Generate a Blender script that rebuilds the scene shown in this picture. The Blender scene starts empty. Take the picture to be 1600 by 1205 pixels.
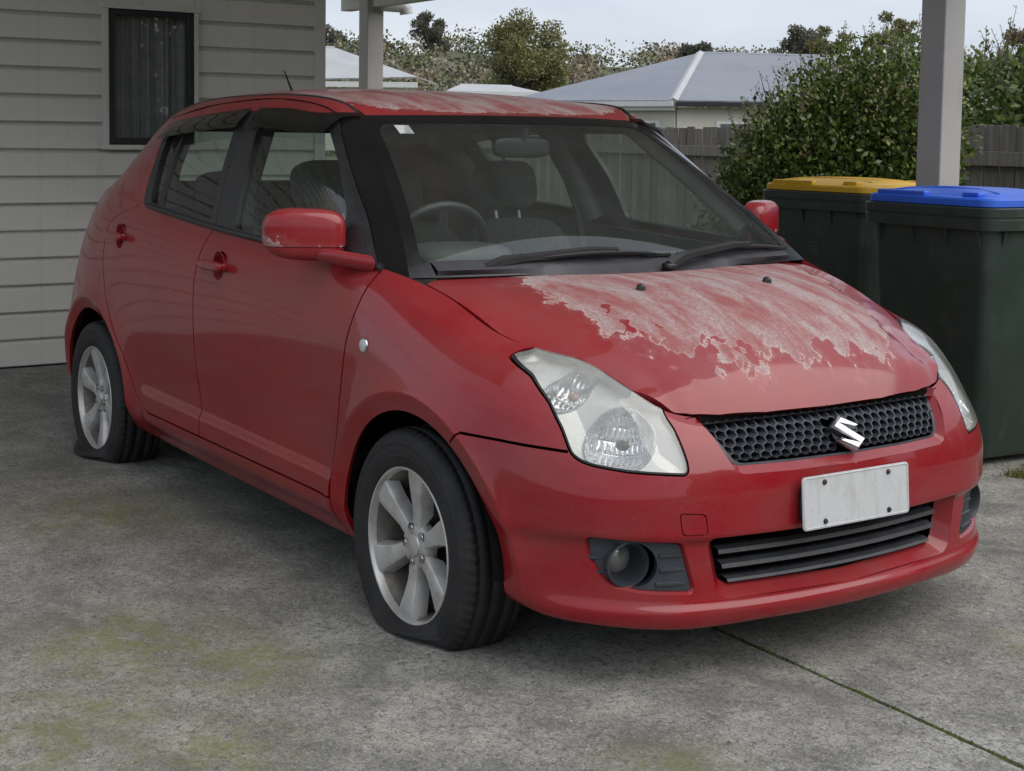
import bpy, bmesh, math, random
import numpy as np
from mathutils import Vector, Matrix

# ------------------------------------------------------------------ camera, sky, sun, exposure
scene = bpy.context.scene
C = scene.collection
R = math.radians

cam_d = bpy.data.cameras.new('camera')
cam = bpy.data.objects.new('camera', cam_d)
C.objects.link(cam)
CAM = Vector((3.1742, -2.6498, 1.2567))
yaw, pit, rol = R(147.0425), R(-4.5408), R(0.7241)
fwd = Vector((math.cos(pit)*math.cos(yaw), math.cos(pit)*math.sin(yaw), math.sin(pit)))
rt0 = fwd.cross(Vector((0, 0, 1))).normalized()
up0 = rt0.cross(fwd)
rt = rt0*math.cos(rol) + up0*math.sin(rol)
upv = up0*math.cos(rol) - rt0*math.sin(rol)
cam.matrix_world = Matrix(((rt.x, upv.x, -fwd.x, CAM.x), (rt.y, upv.y, -fwd.y, CAM.y), (rt.z, upv.z, -fwd.z, CAM.z), (0, 0, 0, 1)))
cam_d.sensor_fit = 'HORIZONTAL'
cam_d.sensor_width = 36
cam_d.lens = 2295.13/1600*36
cam_d.shift_x = (800-752.45)/1600
cam_d.shift_y = -(602.5-396.29)/1600
cam_d.clip_start = .05
cam_d.clip_end = 3000
scene.camera = cam

world = bpy.data.worlds.new('World')
scene.world = world
world.use_nodes = True
wn, wl = world.node_tree.nodes, world.node_tree.links
wn.clear()
SUN_EL, SUN_AZ = R(48), R(28)          # direction towards the sun: azimuth from +x
sky = wn.new('ShaderNodeTexSky')
sky.sky_type = 'NISHITA'
sky.sun_disc = False
sky.sun_elevation = SUN_EL
sky.sun_rotation = R(90)-SUN_AZ
sky.air_density = 1.0
sky.dust_density = 2.0
tc = wn.new('ShaderNodeTexCoord')
mp = wn.new('ShaderNodeMapping'); mp.inputs['Scale'].default_value = (1, 1, 3.2)
wl.new(tc.outputs['Generated'], mp.inputs['Vector'])
nz = wn.new('ShaderNodeTexNoise'); nz.inputs['Scale'].default_value = 2.1; nz.inputs['Detail'].default_value = 5; nz.inputs['Roughness'].default_value = .52
wl.new(mp.outputs[0], nz.inputs['Vector'])
cr = wn.new('ShaderNodeValToRGB')
cr.color_ramp.elements[0].position = .36; cr.color_ramp.elements[0].color = (3.5, 3.95, 4.7, 1)
cr.color_ramp.elements[1].position = .66; cr.color_ramp.elements[1].color = (5.5, 5.7, 6.05, 1)
wl.new(nz.outputs['Fac'], cr.inputs[0])
mx = wn.new('ShaderNodeMix'); mx.data_type = 'RGBA'; mx.inputs[0].default_value = .86   # cloud cover
wl.new(sky.outputs[0], mx.inputs[6]); wl.new(cr.outputs[0], mx.inputs[7])
bgn = wn.new('ShaderNodeBackground'); bgn.inputs['Strength'].default_value = .1
wl.new(mx.outputs[2], bgn.inputs[0])
wo = wn.new('ShaderNodeOutputWorld'); wl.new(bgn.outputs[0], wo.inputs[0])

sun_d = bpy.data.lights.new('sun', 'SUN'); sun_d.energy = 1.5; sun_d.angle = R(70); sun_d.color = (1, .96, .9)
sun = bpy.data.objects.new('sun', sun_d); C.objects.link(sun)
sdir = Vector((math.cos(SUN_EL)*math.cos(SUN_AZ), math.cos(SUN_EL)*math.sin(SUN_AZ), math.sin(SUN_EL)))
sun.rotation_euler = (-sdir).to_track_quat('-Z', 'Y').to_euler()
sun.location = sdir*40

scene.view_settings.view_transform = 'Standard'
scene.view_settings.look = 'None'
scene.view_settings.gamma = 1
scene.view_settings.exposure = 0.76
scene.render.engine = 'CYCLES'
scene.cycles.max_bounces = 8
scene.cycles.transparent_max_bounces = 24
scene.cycles.glossy_bounces = 4
scene.cycles.caustics_reflective = False
scene.cycles.caustics_refractive = False
random.seed(4)
rng = np.random.default_rng(7)

# ------------------------------------------------------------------ helpers
def tag(o, label=None, cat=None, group=None, kind=None):
    if label: o['label'] = label
    if cat: o['category'] = cat
    if group: o['group'] = group
    if kind: o['kind'] = kind
    return o

def empty(name, loc=(0, 0, 0), rz=0, parent=None):
    o = bpy.data.objects.new(name, None); C.objects.link(o)
    o.location = loc; o.rotation_euler = (0, 0, rz); o.empty_display_size = .1
    if parent: o.parent = parent
    return o

def link(name, me, m, parent=None):
    o = bpy.data.objects.new(name, me); C.objects.link(o)
    if m is not None and len(me.materials) == 0: me.materials.append(m)
    if parent: o.parent = parent
    return o

def tri_mesh(name, V, F, attrs=None, smooth=True):
    """fast mesh from numpy arrays; F is (m,3) or (m,4)"""
    V = np.asarray(V, np.float32); F = np.asarray(F, np.int32)
    me = bpy.data.meshes.new(name)
    k = F.shape[1]
    me.vertices.add(len(V)); me.vertices.foreach_set('co', V.ravel())
    me.loops.add(len(F)*k); me.loops.foreach_set('vertex_index', F.ravel())
    me.polygons.add(len(F)); me.polygons.foreach_set('loop_start', np.arange(len(F), dtype=np.int32)*k)
    me.polygons.foreach_set('use_smooth', np.full(len(F), smooth))
    if attrs:
        for n, a in attrs.items():
            at = me.attributes.new(n, 'FLOAT', 'POINT'); at.data.foreach_set('value', np.asarray(a, np.float32))
    me.update(calc_edges=True); me.validate()
    return me

def tri_obj(name, V, F, m, parent=None, attrs=None, smooth=True, sharp=None):
    me = tri_mesh(name, V, F, attrs, smooth)
    if sharp: me.set_sharp_from_angle(angle=R(sharp))
    return link(name, me, m, parent)

class MB:
    """collects boxes, tubes, lathes and polygons into one mesh"""
    def __init__(s): s.bm = bmesh.new()
    def box(s, c, d, rot=None, bevel=0, seg=2):
        b = bmesh.new(); bmesh.ops.create_cube(b, size=1)
        bmesh.ops.scale(b, vec=d, verts=b.verts)
        if bevel: bmesh.ops.bevel(b, geom=b.edges[:], offset=bevel, segments=seg, affect='EDGES', profile=.5)
        M = Matrix.Translation(c)
        if rot is not None: M = M @ (rot if isinstance(rot, Matrix) else Matrix.Rotation(rot, 4, 'Z'))
        bmesh.ops.transform(b, matrix=M, verts=b.verts)
        me = bpy.data.meshes.new('t'); b.to_mesh(me); b.free(); s.bm.from_mesh(me); bpy.data.meshes.remove(me); return s
    def tube(s, pts, r, n=8, cap=True):
        pts = [Vector(p) for p in pts]; rs = r if isinstance(r, (list, tuple)) else [r]*len(pts)
        rings = []; prev = None
        for i, p in enumerate(pts):
            d = (pts[min(i+1, len(pts)-1)]-pts[max(i-1, 0)]).normalized()
            a = prev if prev else (Vector((0, 0, 1)) if abs(d.z) < .9 else Vector((1, 0, 0)))
            u = (a - d*a.dot(d)).normalized(); v = d.cross(u); prev = u
            rings.append([s.bm.verts.new(p + (u*math.cos(2*math.pi*k/n)+v*math.sin(2*math.pi*k/n))*rs[i]) for k in range(n)])
        for a, b in zip(rings, rings[1:]):
            for k in range(n): s.bm.faces.new((a[k], a[(k+1) % n], b[(k+1) % n], b[k]))
        if cap: s.bm.faces.new(rings[0][::-1]); s.bm.faces.new(rings[-1])
        return s
    def lathe(s, prof, n=32, M=None, close=False, a0=0, a1=2*math.pi):
        """prof: (r, h); axis = local Z"""
        M = M or Matrix(); full = abs(a1-a0-2*math.pi) < 1e-6
        rings = []
        for k in range(n if full else n+1):
            t = a0+(a1-a0)*k/n
            rings.append([s.bm.verts.new(M @ Vector((r*math.cos(t), r*math.sin(t), h))) for r, h in prof])
        m = len(prof)
        for k in range(n):
            a, b = rings[k], rings[(k+1) % len(rings)]
            for j in range(m-1): s.bm.faces.new((a[j], b[j], b[j+1], a[j+1]))
        return s
    def poly(s, pts, ext):
        """prism: polygon pts (3D) pushed along ext"""
        ext = Vector(ext); a = [s.bm.verts.new(p) for p in pts]; b = [s.bm.verts.new(Vector(p)+ext) for p in pts]
        n = len(pts); s.bm.faces.new(a[::-1]); s.bm.faces.new(b)
        for k in range(n): s.bm.faces.new((a[k], a[(k+1) % n], b[(k+1) % n], b[k]))
        return s
    def build(s, name, m, parent=None, smooth=False, sharp=40):
        bmesh.ops.recalc_face_normals(s.bm, faces=s.bm.faces[:])
        for f in s.bm.faces: f.smooth = smooth
        if smooth:
            for e in s.bm.edges:
                if len(e.link_faces) == 2 and e.calc_face_angle(0) > R(sharp): e.smooth = False
        me = bpy.data.meshes.new(name); s.bm.to_mesh(me); s.bm.free()
        return link(name, me, m, parent)

def superbox(c, h, e=.5, n=20, rot=None):
    """rounded box as a superellipsoid; returns V, F"""
    u = np.linspace(-math.pi, math.pi, 2*n, endpoint=False); v = np.linspace(-math.pi/2, math.pi/2, n)
    f = lambda t: np.sign(t)*np.abs(t)**e
    X = f(np.cos(v))[:, None]*f(np.cos(u))[None]; Y = f(np.cos(v))[:, None]*f(np.sin(u))[None]; Z = np.repeat(f(np.sin(v))[:, None], 2*n, 1)
    V = np.stack([X*h[0], Y*h[1], Z*h[2]], -1).reshape(-1, 3)
    if rot is not None: V = V @ np.array(rot.to_3x3()).T
    V = V + np.array(c)
    i = np.arange(n-1)[:, None]*2*n; j = np.arange(2*n)[None]; j2 = (j+1) % (2*n)
    F = np.stack([i+j, i+j2, i+2*n+j2, i+2*n+j], -1).reshape(-1, 4)
    return V, F

# ------------------------------------------------------------------ materials
MATS = {}
def new_mat(name):
    m = bpy.data.materials.new(name); m.use_nodes = True
    nt = m.node_tree; nt.nodes.clear()
    out = nt.nodes.new('ShaderNodeOutputMaterial')
    MATS[name] = m
    return m, nt, out
def N(nt, t, **kw):
    n = nt.nodes.new(t)
    for k, v in kw.items():
        if k in n.inputs: n.inputs[k].default_value = v
        else: setattr(n, k, v)
    return n
def coords(nt, scale=(1, 1, 1), rot=(0, 0, 0)):
    t = N(nt, 'ShaderNodeTexCoord'); m = N(nt, 'ShaderNodeMapping'); m.inputs['Scale'].default_value = scale; m.inputs['Rotation'].default_value = rot
    nt.links.new(t.outputs['Object'], m.inputs['Vector']); return m.outputs[0]
def noise(nt, vec, scale, detail=4, rough=.55, dist=0):
    n = N(nt, 'ShaderNodeTexNoise', Scale=scale, Detail=detail, Roughness=rough, Distortion=dist); nt.links.new(vec, n.inputs['Vector']); return n.outputs['Fac']
def ramp(nt, fac, stops):
    r = N(nt, 'ShaderNodeValToRGB'); e = r.color_ramp.elements
    while len(e) < len(stops): e.new(.5)
    for q, (p, c) in zip(e, stops): q.position = p; q.color = c if len(c) == 4 else (*c, 1)
    nt.links.new(fac, r.inputs[0]); return r.outputs[0]
def mixc(nt, fac, a, b, mode='MIX'):
    m = N(nt, 'ShaderNodeMix'); m.data_type = 'RGBA'; m.blend_type = mode
    for k, v in ((0, fac), (6, a), (7, b)):
        if hasattr(v, 'is_output') or isinstance(v, bpy.types.NodeSocket): nt.links.new(v, m.inputs[k])
        else: m.inputs[k].default_value = v if k == 0 else (*v[:3], 1)
    return m.outputs[2]
def math_n(nt, op, a, b=0, clamp=False):
    m = N(nt, 'ShaderNodeMath'); m.operation = op; m.use_clamp = clamp
    for k, v in enumerate((a, b)):
        if isinstance(v, bpy.types.NodeSocket): nt.links.new(v, m.inputs[k])
        else: m.inputs[k].default_value = v
    return m.outputs[0]
def bump(nt, h, strength=.3, dist=.01):
    b = N(nt, 'ShaderNodeBump', Strength=strength, Distance=dist); nt.links.new(h, b.inputs['Height']); return b.outputs[0]
def bsdf(nt, out, base, rough=.5, metal=0, coat=0, coat_r=.05, spec=.5, normal=None, sheen=0):
    p = N(nt, 'ShaderNodeBsdfPrincipled')
    for k, v in (('Base Color', base), ('Roughness', rough), ('Metallic', metal), ('Coat Weight', coat), ('Coat Roughness', coat_r), ('Specular IOR Level', spec)):
        if isinstance(v, bpy.types.NodeSocket): nt.links.new(v, p.inputs[k])
        else: p.inputs[k].default_value = (*v[:3], 1) if k == 'Base Color' else v
    if normal is not None: nt.links.new(normal, p.inputs['Normal'])
    if out is not None: nt.links.new(p.outputs[0], out.inputs[0])
    return p

def plain(name, col, rough=.5, metal=0, var=.25, nscale=14, bmp=0, coat=0, spec=.5, dark=None):
    """one base colour broken up by grain and a little wear"""
    m, nt, out = new_mat(name); v = coords(nt)
    f = noise(nt, v, nscale, 6, .6)
    lo = dark or tuple(c*(1-var) for c in col); hi = tuple(min(1, c*(1+var)) for c in col)
    c = ramp(nt, f, [(.3, lo), (.7, hi)])
    g = noise(nt, v, nscale*9, 3)
    r = math_n(nt, 'ADD', math_n(nt, 'MULTIPLY', g, .25), rough-.12, True)
    bsdf(nt, out, c, r, metal, coat, .08, spec, bump(nt, g, bmp, .003) if bmp else None)
    return m

def glass(name, tint, haze=0, f0=.07, hazecol=(.6, .62, .6), rough=.0):
    """thin sheet: tinted see-through plus mirror reflection by Schlick's law"""
    m, nt, out = new_mat(name)
    g = N(nt, 'ShaderNodeNewGeometry')
    d = N(nt, 'ShaderNodeVectorMath'); d.operation = 'DOT_PRODUCT'
    nt.links.new(g.outputs['Normal'], d.inputs[0]); nt.links.new(g.outputs['Incoming'], d.inputs[1])
    c = math_n(nt, 'ABSOLUTE', d.outputs['Value'])
    f = math_n(nt, 'POWER', math_n(nt, 'SUBTRACT', 1, c, True), 5)
    f = math_n(nt, 'ADD', math_n(nt, 'MULTIPLY', f, 1-f0), f0, True)
    t = N(nt, 'ShaderNodeBsdfTransparent'); t.inputs[0].default_value = (*tint, 1)
    gl = N(nt, 'ShaderNodeBsdfGlossy', Roughness=rough); gl.inputs[0].default_value = (1, 1, 1, 1)
    base = t.outputs[0]
    if haze:
        v = coords(nt); nf = noise(nt, v, 9, 6, .65)
        hz = math_n(nt, 'MULTIPLY', ramp(nt, nf, [(.3, (.45,)*3), (.75, (1.0,)*3)]), haze)
        df = N(nt, 'ShaderNodeBsdfDiffuse'); df.inputs[0].default_value = (*hazecol, 1)
        mh = N(nt, 'ShaderNodeMixShader'); nt.links.new(hz, mh.inputs[0]); nt.links.new(base, mh.inputs[1]); nt.links.new(df.outputs[0], mh.inputs[2]); base = mh.outputs[0]
    mm = N(nt, 'ShaderNodeMixShader'); nt.links.new(f, mm.inputs[0]); nt.links.new(base, mm.inputs[1]); nt.links.new(gl.outputs[0], mm.inputs[2])
    nt.links.new(mm.outputs[0], out.inputs[0])
    return m

def car_paint():
    m, nt, out = new_mat('red_paint'); v = coords(nt)
    big = noise(nt, v, 2.3, 5, .6)
    red = ramp(nt, big, [(.25, (.225, .0055, .0105)), (.75, (.285, .0075, .0145))])
    # thin road film, streaked lengthways
    vs = coords(nt, (1.2, 5, 9))
    film = ramp(nt, noise(nt, vs, 1.2, 4, .5), [(.35, (0, 0, 0)), (.8, (.32,)*3)])
    red = mixc(nt, film, red, (.17, .07, .06))
    speck = ramp(nt, noise(nt, v, 190, 2, .5), [(.66, (0, 0, 0)), (.74, (.22,)*3)])
    red = mixc(nt, speck, red, (.40, .21, .19))
    # short pale scuffs
    vo = N(nt, 'ShaderNodeTexVoronoi', Scale=26); vo.feature = 'DISTANCE_TO_EDGE'
    dv = N(nt, 'ShaderNodeVectorMath'); dv.operation = 'ADD'
    wob = N(nt, 'ShaderNodeTexNoise', Scale=18, Detail=3); nt.links.new(v, wob.inputs['Vector'])
    nt.links.new(coords(nt, (.5, .8, 1.6), (.3, .2, .5)), dv.inputs[0]); nt.links.new(wob.outputs['Color'], dv.inputs[1]); nt.links.new(dv.outputs[0], vo.inputs['Vector'])
    ln = ramp(nt, vo.outputs['Distance'], [(.0, (1, 1, 1)), (.018, (0, 0, 0))])
    gate = ramp(nt, noise(nt, v, 6, 4, .6), [(.64, (0, 0, 0)), (.72, (.4,)*3)])
    red = mixc(nt, mixc(nt, 1.0, ln, gate, 'MULTIPLY'), red, (.42, .25, .23))
    # failed clear coat: attribute 'peel' is a distance field, noise frays its edge
    at = N(nt, 'ShaderNodeAttribute'); at.attribute_name = 'peel'
    n1 = noise(nt, v, 13, 8, .66, .5); n2 = noise(nt, coords(nt, (.42, 1.35, 1)), 48, 7, .72)
    f = math_n(nt, 'ADD', at.outputs['Fac'], math_n(nt, 'MULTIPLY', math_n(nt, 'SUBTRACT', n1, .5), 1.15))
    f = math_n(nt, 'ADD', f, math_n(nt, 'MULTIPLY', math_n(nt, 'SUBTRACT', n2, .5), .95))
    has = math_n(nt, 'GREATER_THAN', at.outputs['Fac'], .02)
    core = math_n(nt, 'MULTIPLY', ramp(nt, f, [(.495, (0, 0, 0)), (.515, (1, 1, 1))]), has)
    rim = math_n(nt, 'MULTIPLY', ramp(nt, f, [(.485, (0, 0, 0)), (.497, (1, 1, 1)), (.53, (1, 1, 1)), (.56, (0, 0, 0))]), has)
    flake = noise(nt, v, 120, 4, .7)
    dull = ramp(nt, flake, [(.3, (.25, .15, .145)), (.48, (.335, .25, .24)), (.72, (.44, .37, .355))])
    wash = noise(nt, coords(nt, (.55, 2.0, 1)), 6.5, 7, .66, .4)
    dull = mixc(nt, ramp(nt, wash, [(.40, (0, 0, 0)), (.60, (.9,)*3)]), dull, (.27, .075, .075))
    pit = ramp(nt, noise(nt, v, 75, 6, .7), [(.30, (.8,)*3), (.40, (0, 0, 0))])
    dull = mixc(nt, pit, dull, (.25, .03, .032))
    halo = math_n(nt, 'MULTIPLY', ramp(nt, f, [(.22, (0, 0, 0)), (.495, (.42,)*3)]), has)
    red = mixc(nt, halo, red, (.30, .10, .10))
    gn = N(nt, 'ShaderNodeNewGeometry'); sx = N(nt, 'ShaderNodeSeparateXYZ'); nt.links.new(gn.outputs['Normal'], sx.inputs[0])
    settle = math_n(nt, 'MULTIPLY', ramp(nt, sx.outputs['Z'], [(.25, (0, 0, 0)), (.95, (.13,)*3)]), ramp(nt, noise(nt, v, 4.5, 7, .65), [(.3, (.35,)*3), (.7, (1.0,)*3)]))
    red = mixc(nt, settle, red, (.30, .20, .185))
    col = mixc(nt, core, red, dull)
    col = mixc(nt, math_n(nt, 'MULTIPLY', rim, math_n(nt, 'MULTIPLY', n2, 1.3, True)), col, (.56, .46, .41))
    rg = mixc(nt, core, ramp(nt, film, [(0, (.27,)*3), (.3, (.42,)*3)]), (.62,)*3)
    coat = math_n(nt, 'SUBTRACT', .68, math_n(nt, 'MULTIPLY', core, .58), True)
    cro = ramp(nt, noise(nt, v, 3.3, 4, .6), [(.3, (.035,)*3), (.75, (.11,)*3)])
    peelh = math_n(nt, 'SUBTRACT', 1, core)
    hb = math_n(nt, 'ADD', peelh, math_n(nt, 'MULTIPLY', math_n(nt, 'MULTIPLY', flake, core), .35))
    b1 = bump(nt, hb, .22, .002)
    p = bsdf(nt, out, col, rg, 0, coat, .05, .18, b1)
    nt.links.new(cro, p.inputs['Coat Roughness'])
    op = bump(nt, noise(nt, v, 3.5, 2), .035, .02)
    nt.links.new(op, p.inputs['Coat Normal'])
    return m
car_paint()
plain('black_trim', (.018, .018, .02), .42, var=.3, nscale=20, bmp=.15)
plain('black_gloss', (.008, .008, .009), .16, var=.3, nscale=8)
plain('grey_plastic', (.035, .037, .042), .5, var=.3, nscale=16, bmp=.2)
plain('blue_grey_plastic', (.032, .036, .045), .46, var=.25, nscale=18, bmp=.2)
plain('cowl_plastic', (.034, .034, .04), .5, var=.25, nscale=18, bmp=.2)
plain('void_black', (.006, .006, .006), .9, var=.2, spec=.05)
plain('liner', (.012, .012, .013), .8, var=.4, nscale=25, bmp=.4)
plain('seat_fabric', (.058, .060, .058), .9, var=.3, nscale=60, bmp=.4, spec=.2)
plain('dash_plastic', (.045, .049, .048), .62, var=.2, nscale=40, bmp=.3)
plain('headliner', (.16, .16, .15), .9, var=.12, nscale=30)
plain('chrome', (.48, .49, .51), .3, 1.0, var=.08, nscale=60)
plain('reflector', (.66, .67, .69), .24, 1.0, var=.08)
plain('lamp_housing', (.50, .50, .49), .36, .5, var=.12)
plain('orange_bulb', (.38, .20, .12), .3, var=.1)
plain('rubber_seal', (.012, .013, .012), .5, var=.3)
def wheel_alloy():
    m, nt, out = new_mat('alloy'); v = coords(nt)
    d = noise(nt, v, 14, 6, .65); f = noise(nt, v, 150, 3)
    c = ramp(nt, d, [(.28, (.36, .335, .30)), (.5, (.56, .55, .53)), (.75, (.66, .66, .65))])
    r = math_n(nt, 'ADD', math_n(nt, 'MULTIPLY', f, .2), .33)
    bsdf(nt, out, c, r, .55, .15, .2, .5, bump(nt, f, .1, .002)); return m
wheel_alloy()
plain('dusty_alloy', (.20, .18, .155), .55, .45, var=.35, nscale=16)
plain('brake_iron', (.05, .045, .042), .65, .5, var=.4, nscale=12)
def tyre_rubber():
    m, nt, out = new_mat('tyre_rubber'); v = coords(nt)
    d = noise(nt, v, 9, 7, .65); g = noise(nt, v, 120, 3)
    c = ramp(nt, d, [(.3, (.014, .014, .015)), (.62, (.026, .025, .025)), (.85, (.055, .052, .047))])
    bsdf(nt, out, c, ramp(nt, g, [(.3, (.6,)*3), (.7, (.8,)*3)]), 0, 0, .1, .35, bump(nt, g, .25, .002)); return m
tyre_rubber()
def plate_mat():
    m, nt, out = new_mat('plate_white'); v = coords(nt)
    sp = ramp(nt, noise(nt, v, 70, 5, .7), [(.56, (0, 0, 0)), (.72, (.5,)*3)])
    st = ramp(nt, noise(nt, coords(nt, (1, 1, .25)), 26, 6, .65), [(.5, (0, 0, 0)), (.72, (.55,)*3)])
    c = mixc(nt, st, (.52, .53, .54), (.36, .345, .30)); c = mixc(nt, sp, c, (.30, .27, .21))
    bsdf(nt, out, c, .5, 0, .2, .3, .4); return m
plate_mat()
glass('windscreen_glass', (.84, .92, .87), haze=.05, f0=.085, hazecol=(.5, .56, .53))
glass('side_glass', (.80, .89, .84), haze=.04, f0=.075, hazecol=(.35, .4, .37))
glass('lamp_lens', (.93, .94, .93), haze=.30, f0=.06, hazecol=(.80, .79, .72))
glass('visor_acrylic', (.10, .10, .11), haze=.10, f0=.06, hazecol=(.06, .06, .065))
glass('house_glass', (.78, .80, .79), haze=.02, f0=.05)
# ------------------------------------------------------------------ setting materials
def concrete():
    m, nt, out = new_mat('concrete'); v = coords(nt)
    a = noise(nt, v, 1.1, 8, .62, .4); b = noise(nt, v, 5.5, 8, .68); f = noise(nt, v, 55, 6, .72, .8); g = noise(nt, v, 150, 4, .7); k5 = noise(nt, v, 420, 2, .6)
    c = ramp(nt, a, [(.3, (.215, .207, .178)), (.5, (.36, .35, .312)), (.68, (.50, .487, .44))])
    c = mixc(nt, ramp(nt, b, [(.38, (.75,)*3), (.60, (0, 0, 0))]), c, (.145, .142, .125))
    c = mixc(nt, ramp(nt, f, [(.36, (.85,)*3), (.50, (0, 0, 0)), (.56, (0, 0, 0)), (.70, (.8,)*3)]), c, ramp(nt, f, [(.48, (.085, .082, .072)), (.52, (.50, .49, .46))]))
    c = mixc(nt, ramp(nt, g, [(.36, (.8,)*3), (.49, (0, 0, 0)), (.56, (0, 0, 0)), (.70, (.75,)*3)]), c, ramp(nt, g, [(.48, (.08, .077, .068)), (.52, (.52, .51, .48))]))
    c = mixc(nt, ramp(nt, k5, [(.35, (.6,)*3), (.5, (0, 0, 0)), (.62, (0, 0, 0)), (.75, (.6,)*3)]), c, ramp(nt, k5, [(.48, (.07, .067, .06)), (.52, (.5, .49, .46))]))
    # moss film in a few damp places
    tcn = N(nt, 'ShaderNodeTexCoord'); grow = None
    for (x, y, r) in ((-.25, -1.42, .42), (.02, -1.25, .3), (.2, -1.72, .4), (1.0, -.75, .22), (-1.5, -1.1, .5), (.9, .5, .16), (.45, -1.5, .25)):
        d = N(nt, 'ShaderNodeVectorMath'); d.operation = 'DISTANCE'; nt.links.new(tcn.outputs['Object'], d.inputs[0]); d.inputs[1].default_value = (x, y, 0)
        k = math_n(nt, 'SUBTRACT', 1, math_n(nt, 'DIVIDE', d.outputs['Value'], r), True)
        grow = k if grow is None else math_n(nt, 'MAXIMUM', grow, k)
    mk = math_n(nt, 'MULTIPLY', math_n(nt, 'ADD', grow, -.08, True), ramp(nt, noise(nt, v, 9, 9, .8), [(.42, (0, 0, 0)), (.60, (1.6,)*3)]), True)
    mk = math_n(nt, 'MULTIPLY', mk, ramp(nt, g, [(.40, (.25,)*3), (.56, (1.2,)*3)]), True)
    c = mixc(nt, math_n(nt, 'MULTIPLY', mk, .85), c, (.17, .18, .06))
    # dark damp stains with ragged edges
    st = ramp(nt, noise(nt, coords(nt, (1, 1.6, 1), (0, 0, .4)), 1.7, 9, .7, .8), [(.53, (0, 0, 0)), (.66, (.6,)*3)])
    c = mixc(nt, st, c, (.115, .112, .098))
    h = math_n(nt, 'ADD', math_n(nt, 'MULTIPLY', f, .8), math_n(nt, 'MULTIPLY', g, .35))
    bsdf(nt, out, c, ramp(nt, b, [(.3, (.72,)*3), (.7, (.9,)*3)]), 0, 0, .1, .3, bump(nt, h, .9, .008)); return m
concrete()
def painted_board(name, c0, c1):
    m, nt, out = new_mat(name); v = coords(nt, (1, .35, 1))
    a = noise(nt, v, 3, 6, .6); g = noise(nt, v, 60, 4)
    c = ramp(nt, a, [(.3, c0), (.7, c1)])
    dirt = ramp(nt, noise(nt, coords(nt, (1, 3, .5)), 3, 7, .65), [(.55, (0, 0, 0)), (.8, (.4,)*3)])
    c = mixc(nt, dirt, c, tuple(q*.6 for q in c0))
    bsdf(nt, out, c, .62, 0, 0, .1, .35, bump(nt, g, .12, .003)); return m
painted_board('weatherboard_paint', (.60, .58, .525), (.67, .65, .60))
painted_board('trim_paint', (.56, .545, .50), (.62, .605, .56))
painted_board('post_paint', (.40, .385, .36), (.47, .455, .43))
painted_board('soffit_paint', (.58, .565, .52), (.64, .63, .58))
plain('dark_aluminium', (.022, .023, .027), .4, .4, var=.2)
plain('curtain_cloth', (.34, .34, .33), .9, var=.15, nscale=8, spec=.1)
plain('zinc', (.55, .57, .6), .45, .3, var=.12)
plain('white_gutter', (.62, .63, .62), .4, var=.1)
def fence_wood():
    m, nt, out = new_mat('fence_wood')
    v = coords(nt, (14, 14, 1.1)); oi = N(nt, 'ShaderNodeObjectInfo')
    sh = N(nt, 'ShaderNodeVectorMath'); sh.operation = 'ADD'; nt.links.new(v, sh.inputs[0]); nt.links.new(oi.outputs['Random'], sh.inputs[1])
    a = noise(nt, sh.outputs[0], 3, 7, .65)
    c = ramp(nt, a, [(.3, (.135, .12, .10)), (.6, (.25, .225, .195)), (.8, (.33, .305, .27))])
    c = mixc(nt, math_n(nt, 'MULTIPLY', oi.outputs['Random'], .45), c, (.06, .055, .048))
    bsdf(nt, out, c, .85, 0, 0, .1, .2, bump(nt, a, .4, .006)); return m
fence_wood()
def bin_plastic(name, col, var=.2):
    m, nt, out = new_mat(name); v = coords(nt)
    a = noise(nt, v, 4, 6, .65); g = noise(nt, v, 130, 3)
    c = ramp(nt, a, [(.3, tuple(q*(1-var) for q in col)), (.7, tuple(q*(1+var) for q in col))])
    du = ramp(nt, noise(nt, coords(nt, (1, 1, .4)), 9, 8, .7), [(.55, (0, 0, 0)), (.8, (.28,)*3)])
    c = mixc(nt, du, c, (.20, .19, .17))
    sc = ramp(nt, noise(nt, coords(nt, (6, 6, 60)), 4, 4, .6), [(.70, (0, 0, 0)), (.74, (.18,)*3)])
    c = mixc(nt, sc, c, (.25, .26, .25))
    bsdf(nt, out, c, ramp(nt, a, [(.3, (.34,)*3), (.7, (.5,)*3)]), 0, 0, .1, .45, bump(nt, g, .12, .003)); return m
bin_plastic('bin_green', (.028, .045, .036))
bin_plastic('bin_yellow', (.62, .36, .012), .12)
bin_plastic('bin_blue', (.025, .115, .62), .12)
def leaf_mat(name, stops, rough=.42, trans=.25):
    m, nt, out = new_mat(name); g = N(nt, 'ShaderNodeNewGeometry')
    c = ramp(nt, g.outputs['Random Per Island'], stops)
    p = bsdf(nt, None, c, rough, 0, 0, .1, .45)
    t = N(nt, 'ShaderNodeBsdfTranslucent'); nt.links.new(c, t.inputs[0])
    x = N(nt, 'ShaderNodeMixShader'); x.inputs[0].default_value = trans
    nt.links.new(p.outputs[0], x.inputs[1]); nt.links.new(t.outputs[0], x.inputs[2]); nt.links.new(x.outputs[0], out.inputs[0]); return m
leaf_mat('hedge_leaf', [(0, (.035, .062, .016)), (.40, (.07, .115, .024)), (.70, (.125, .18, .036)), (.90, (.20, .25, .06)), (1, (.28, .30, .08))], .35)
leaf_mat('shoot_leaf', [(0, (.08, .125, .03)), (.4, (.16, .21, .05)), (.7, (.22, .22, .08)), (.9, (.27, .17, .11)), (1, (.30, .24, .15))], .4)
leaf_mat('tree_leaf_autumn', [(0, (.095, .11, .04)), (.5, (.185, .19, .065)), (.8, (.26, .235, .095)), (1, (.29, .23, .13))], .6)  # far crown colours raised in place of haze in the air
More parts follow.
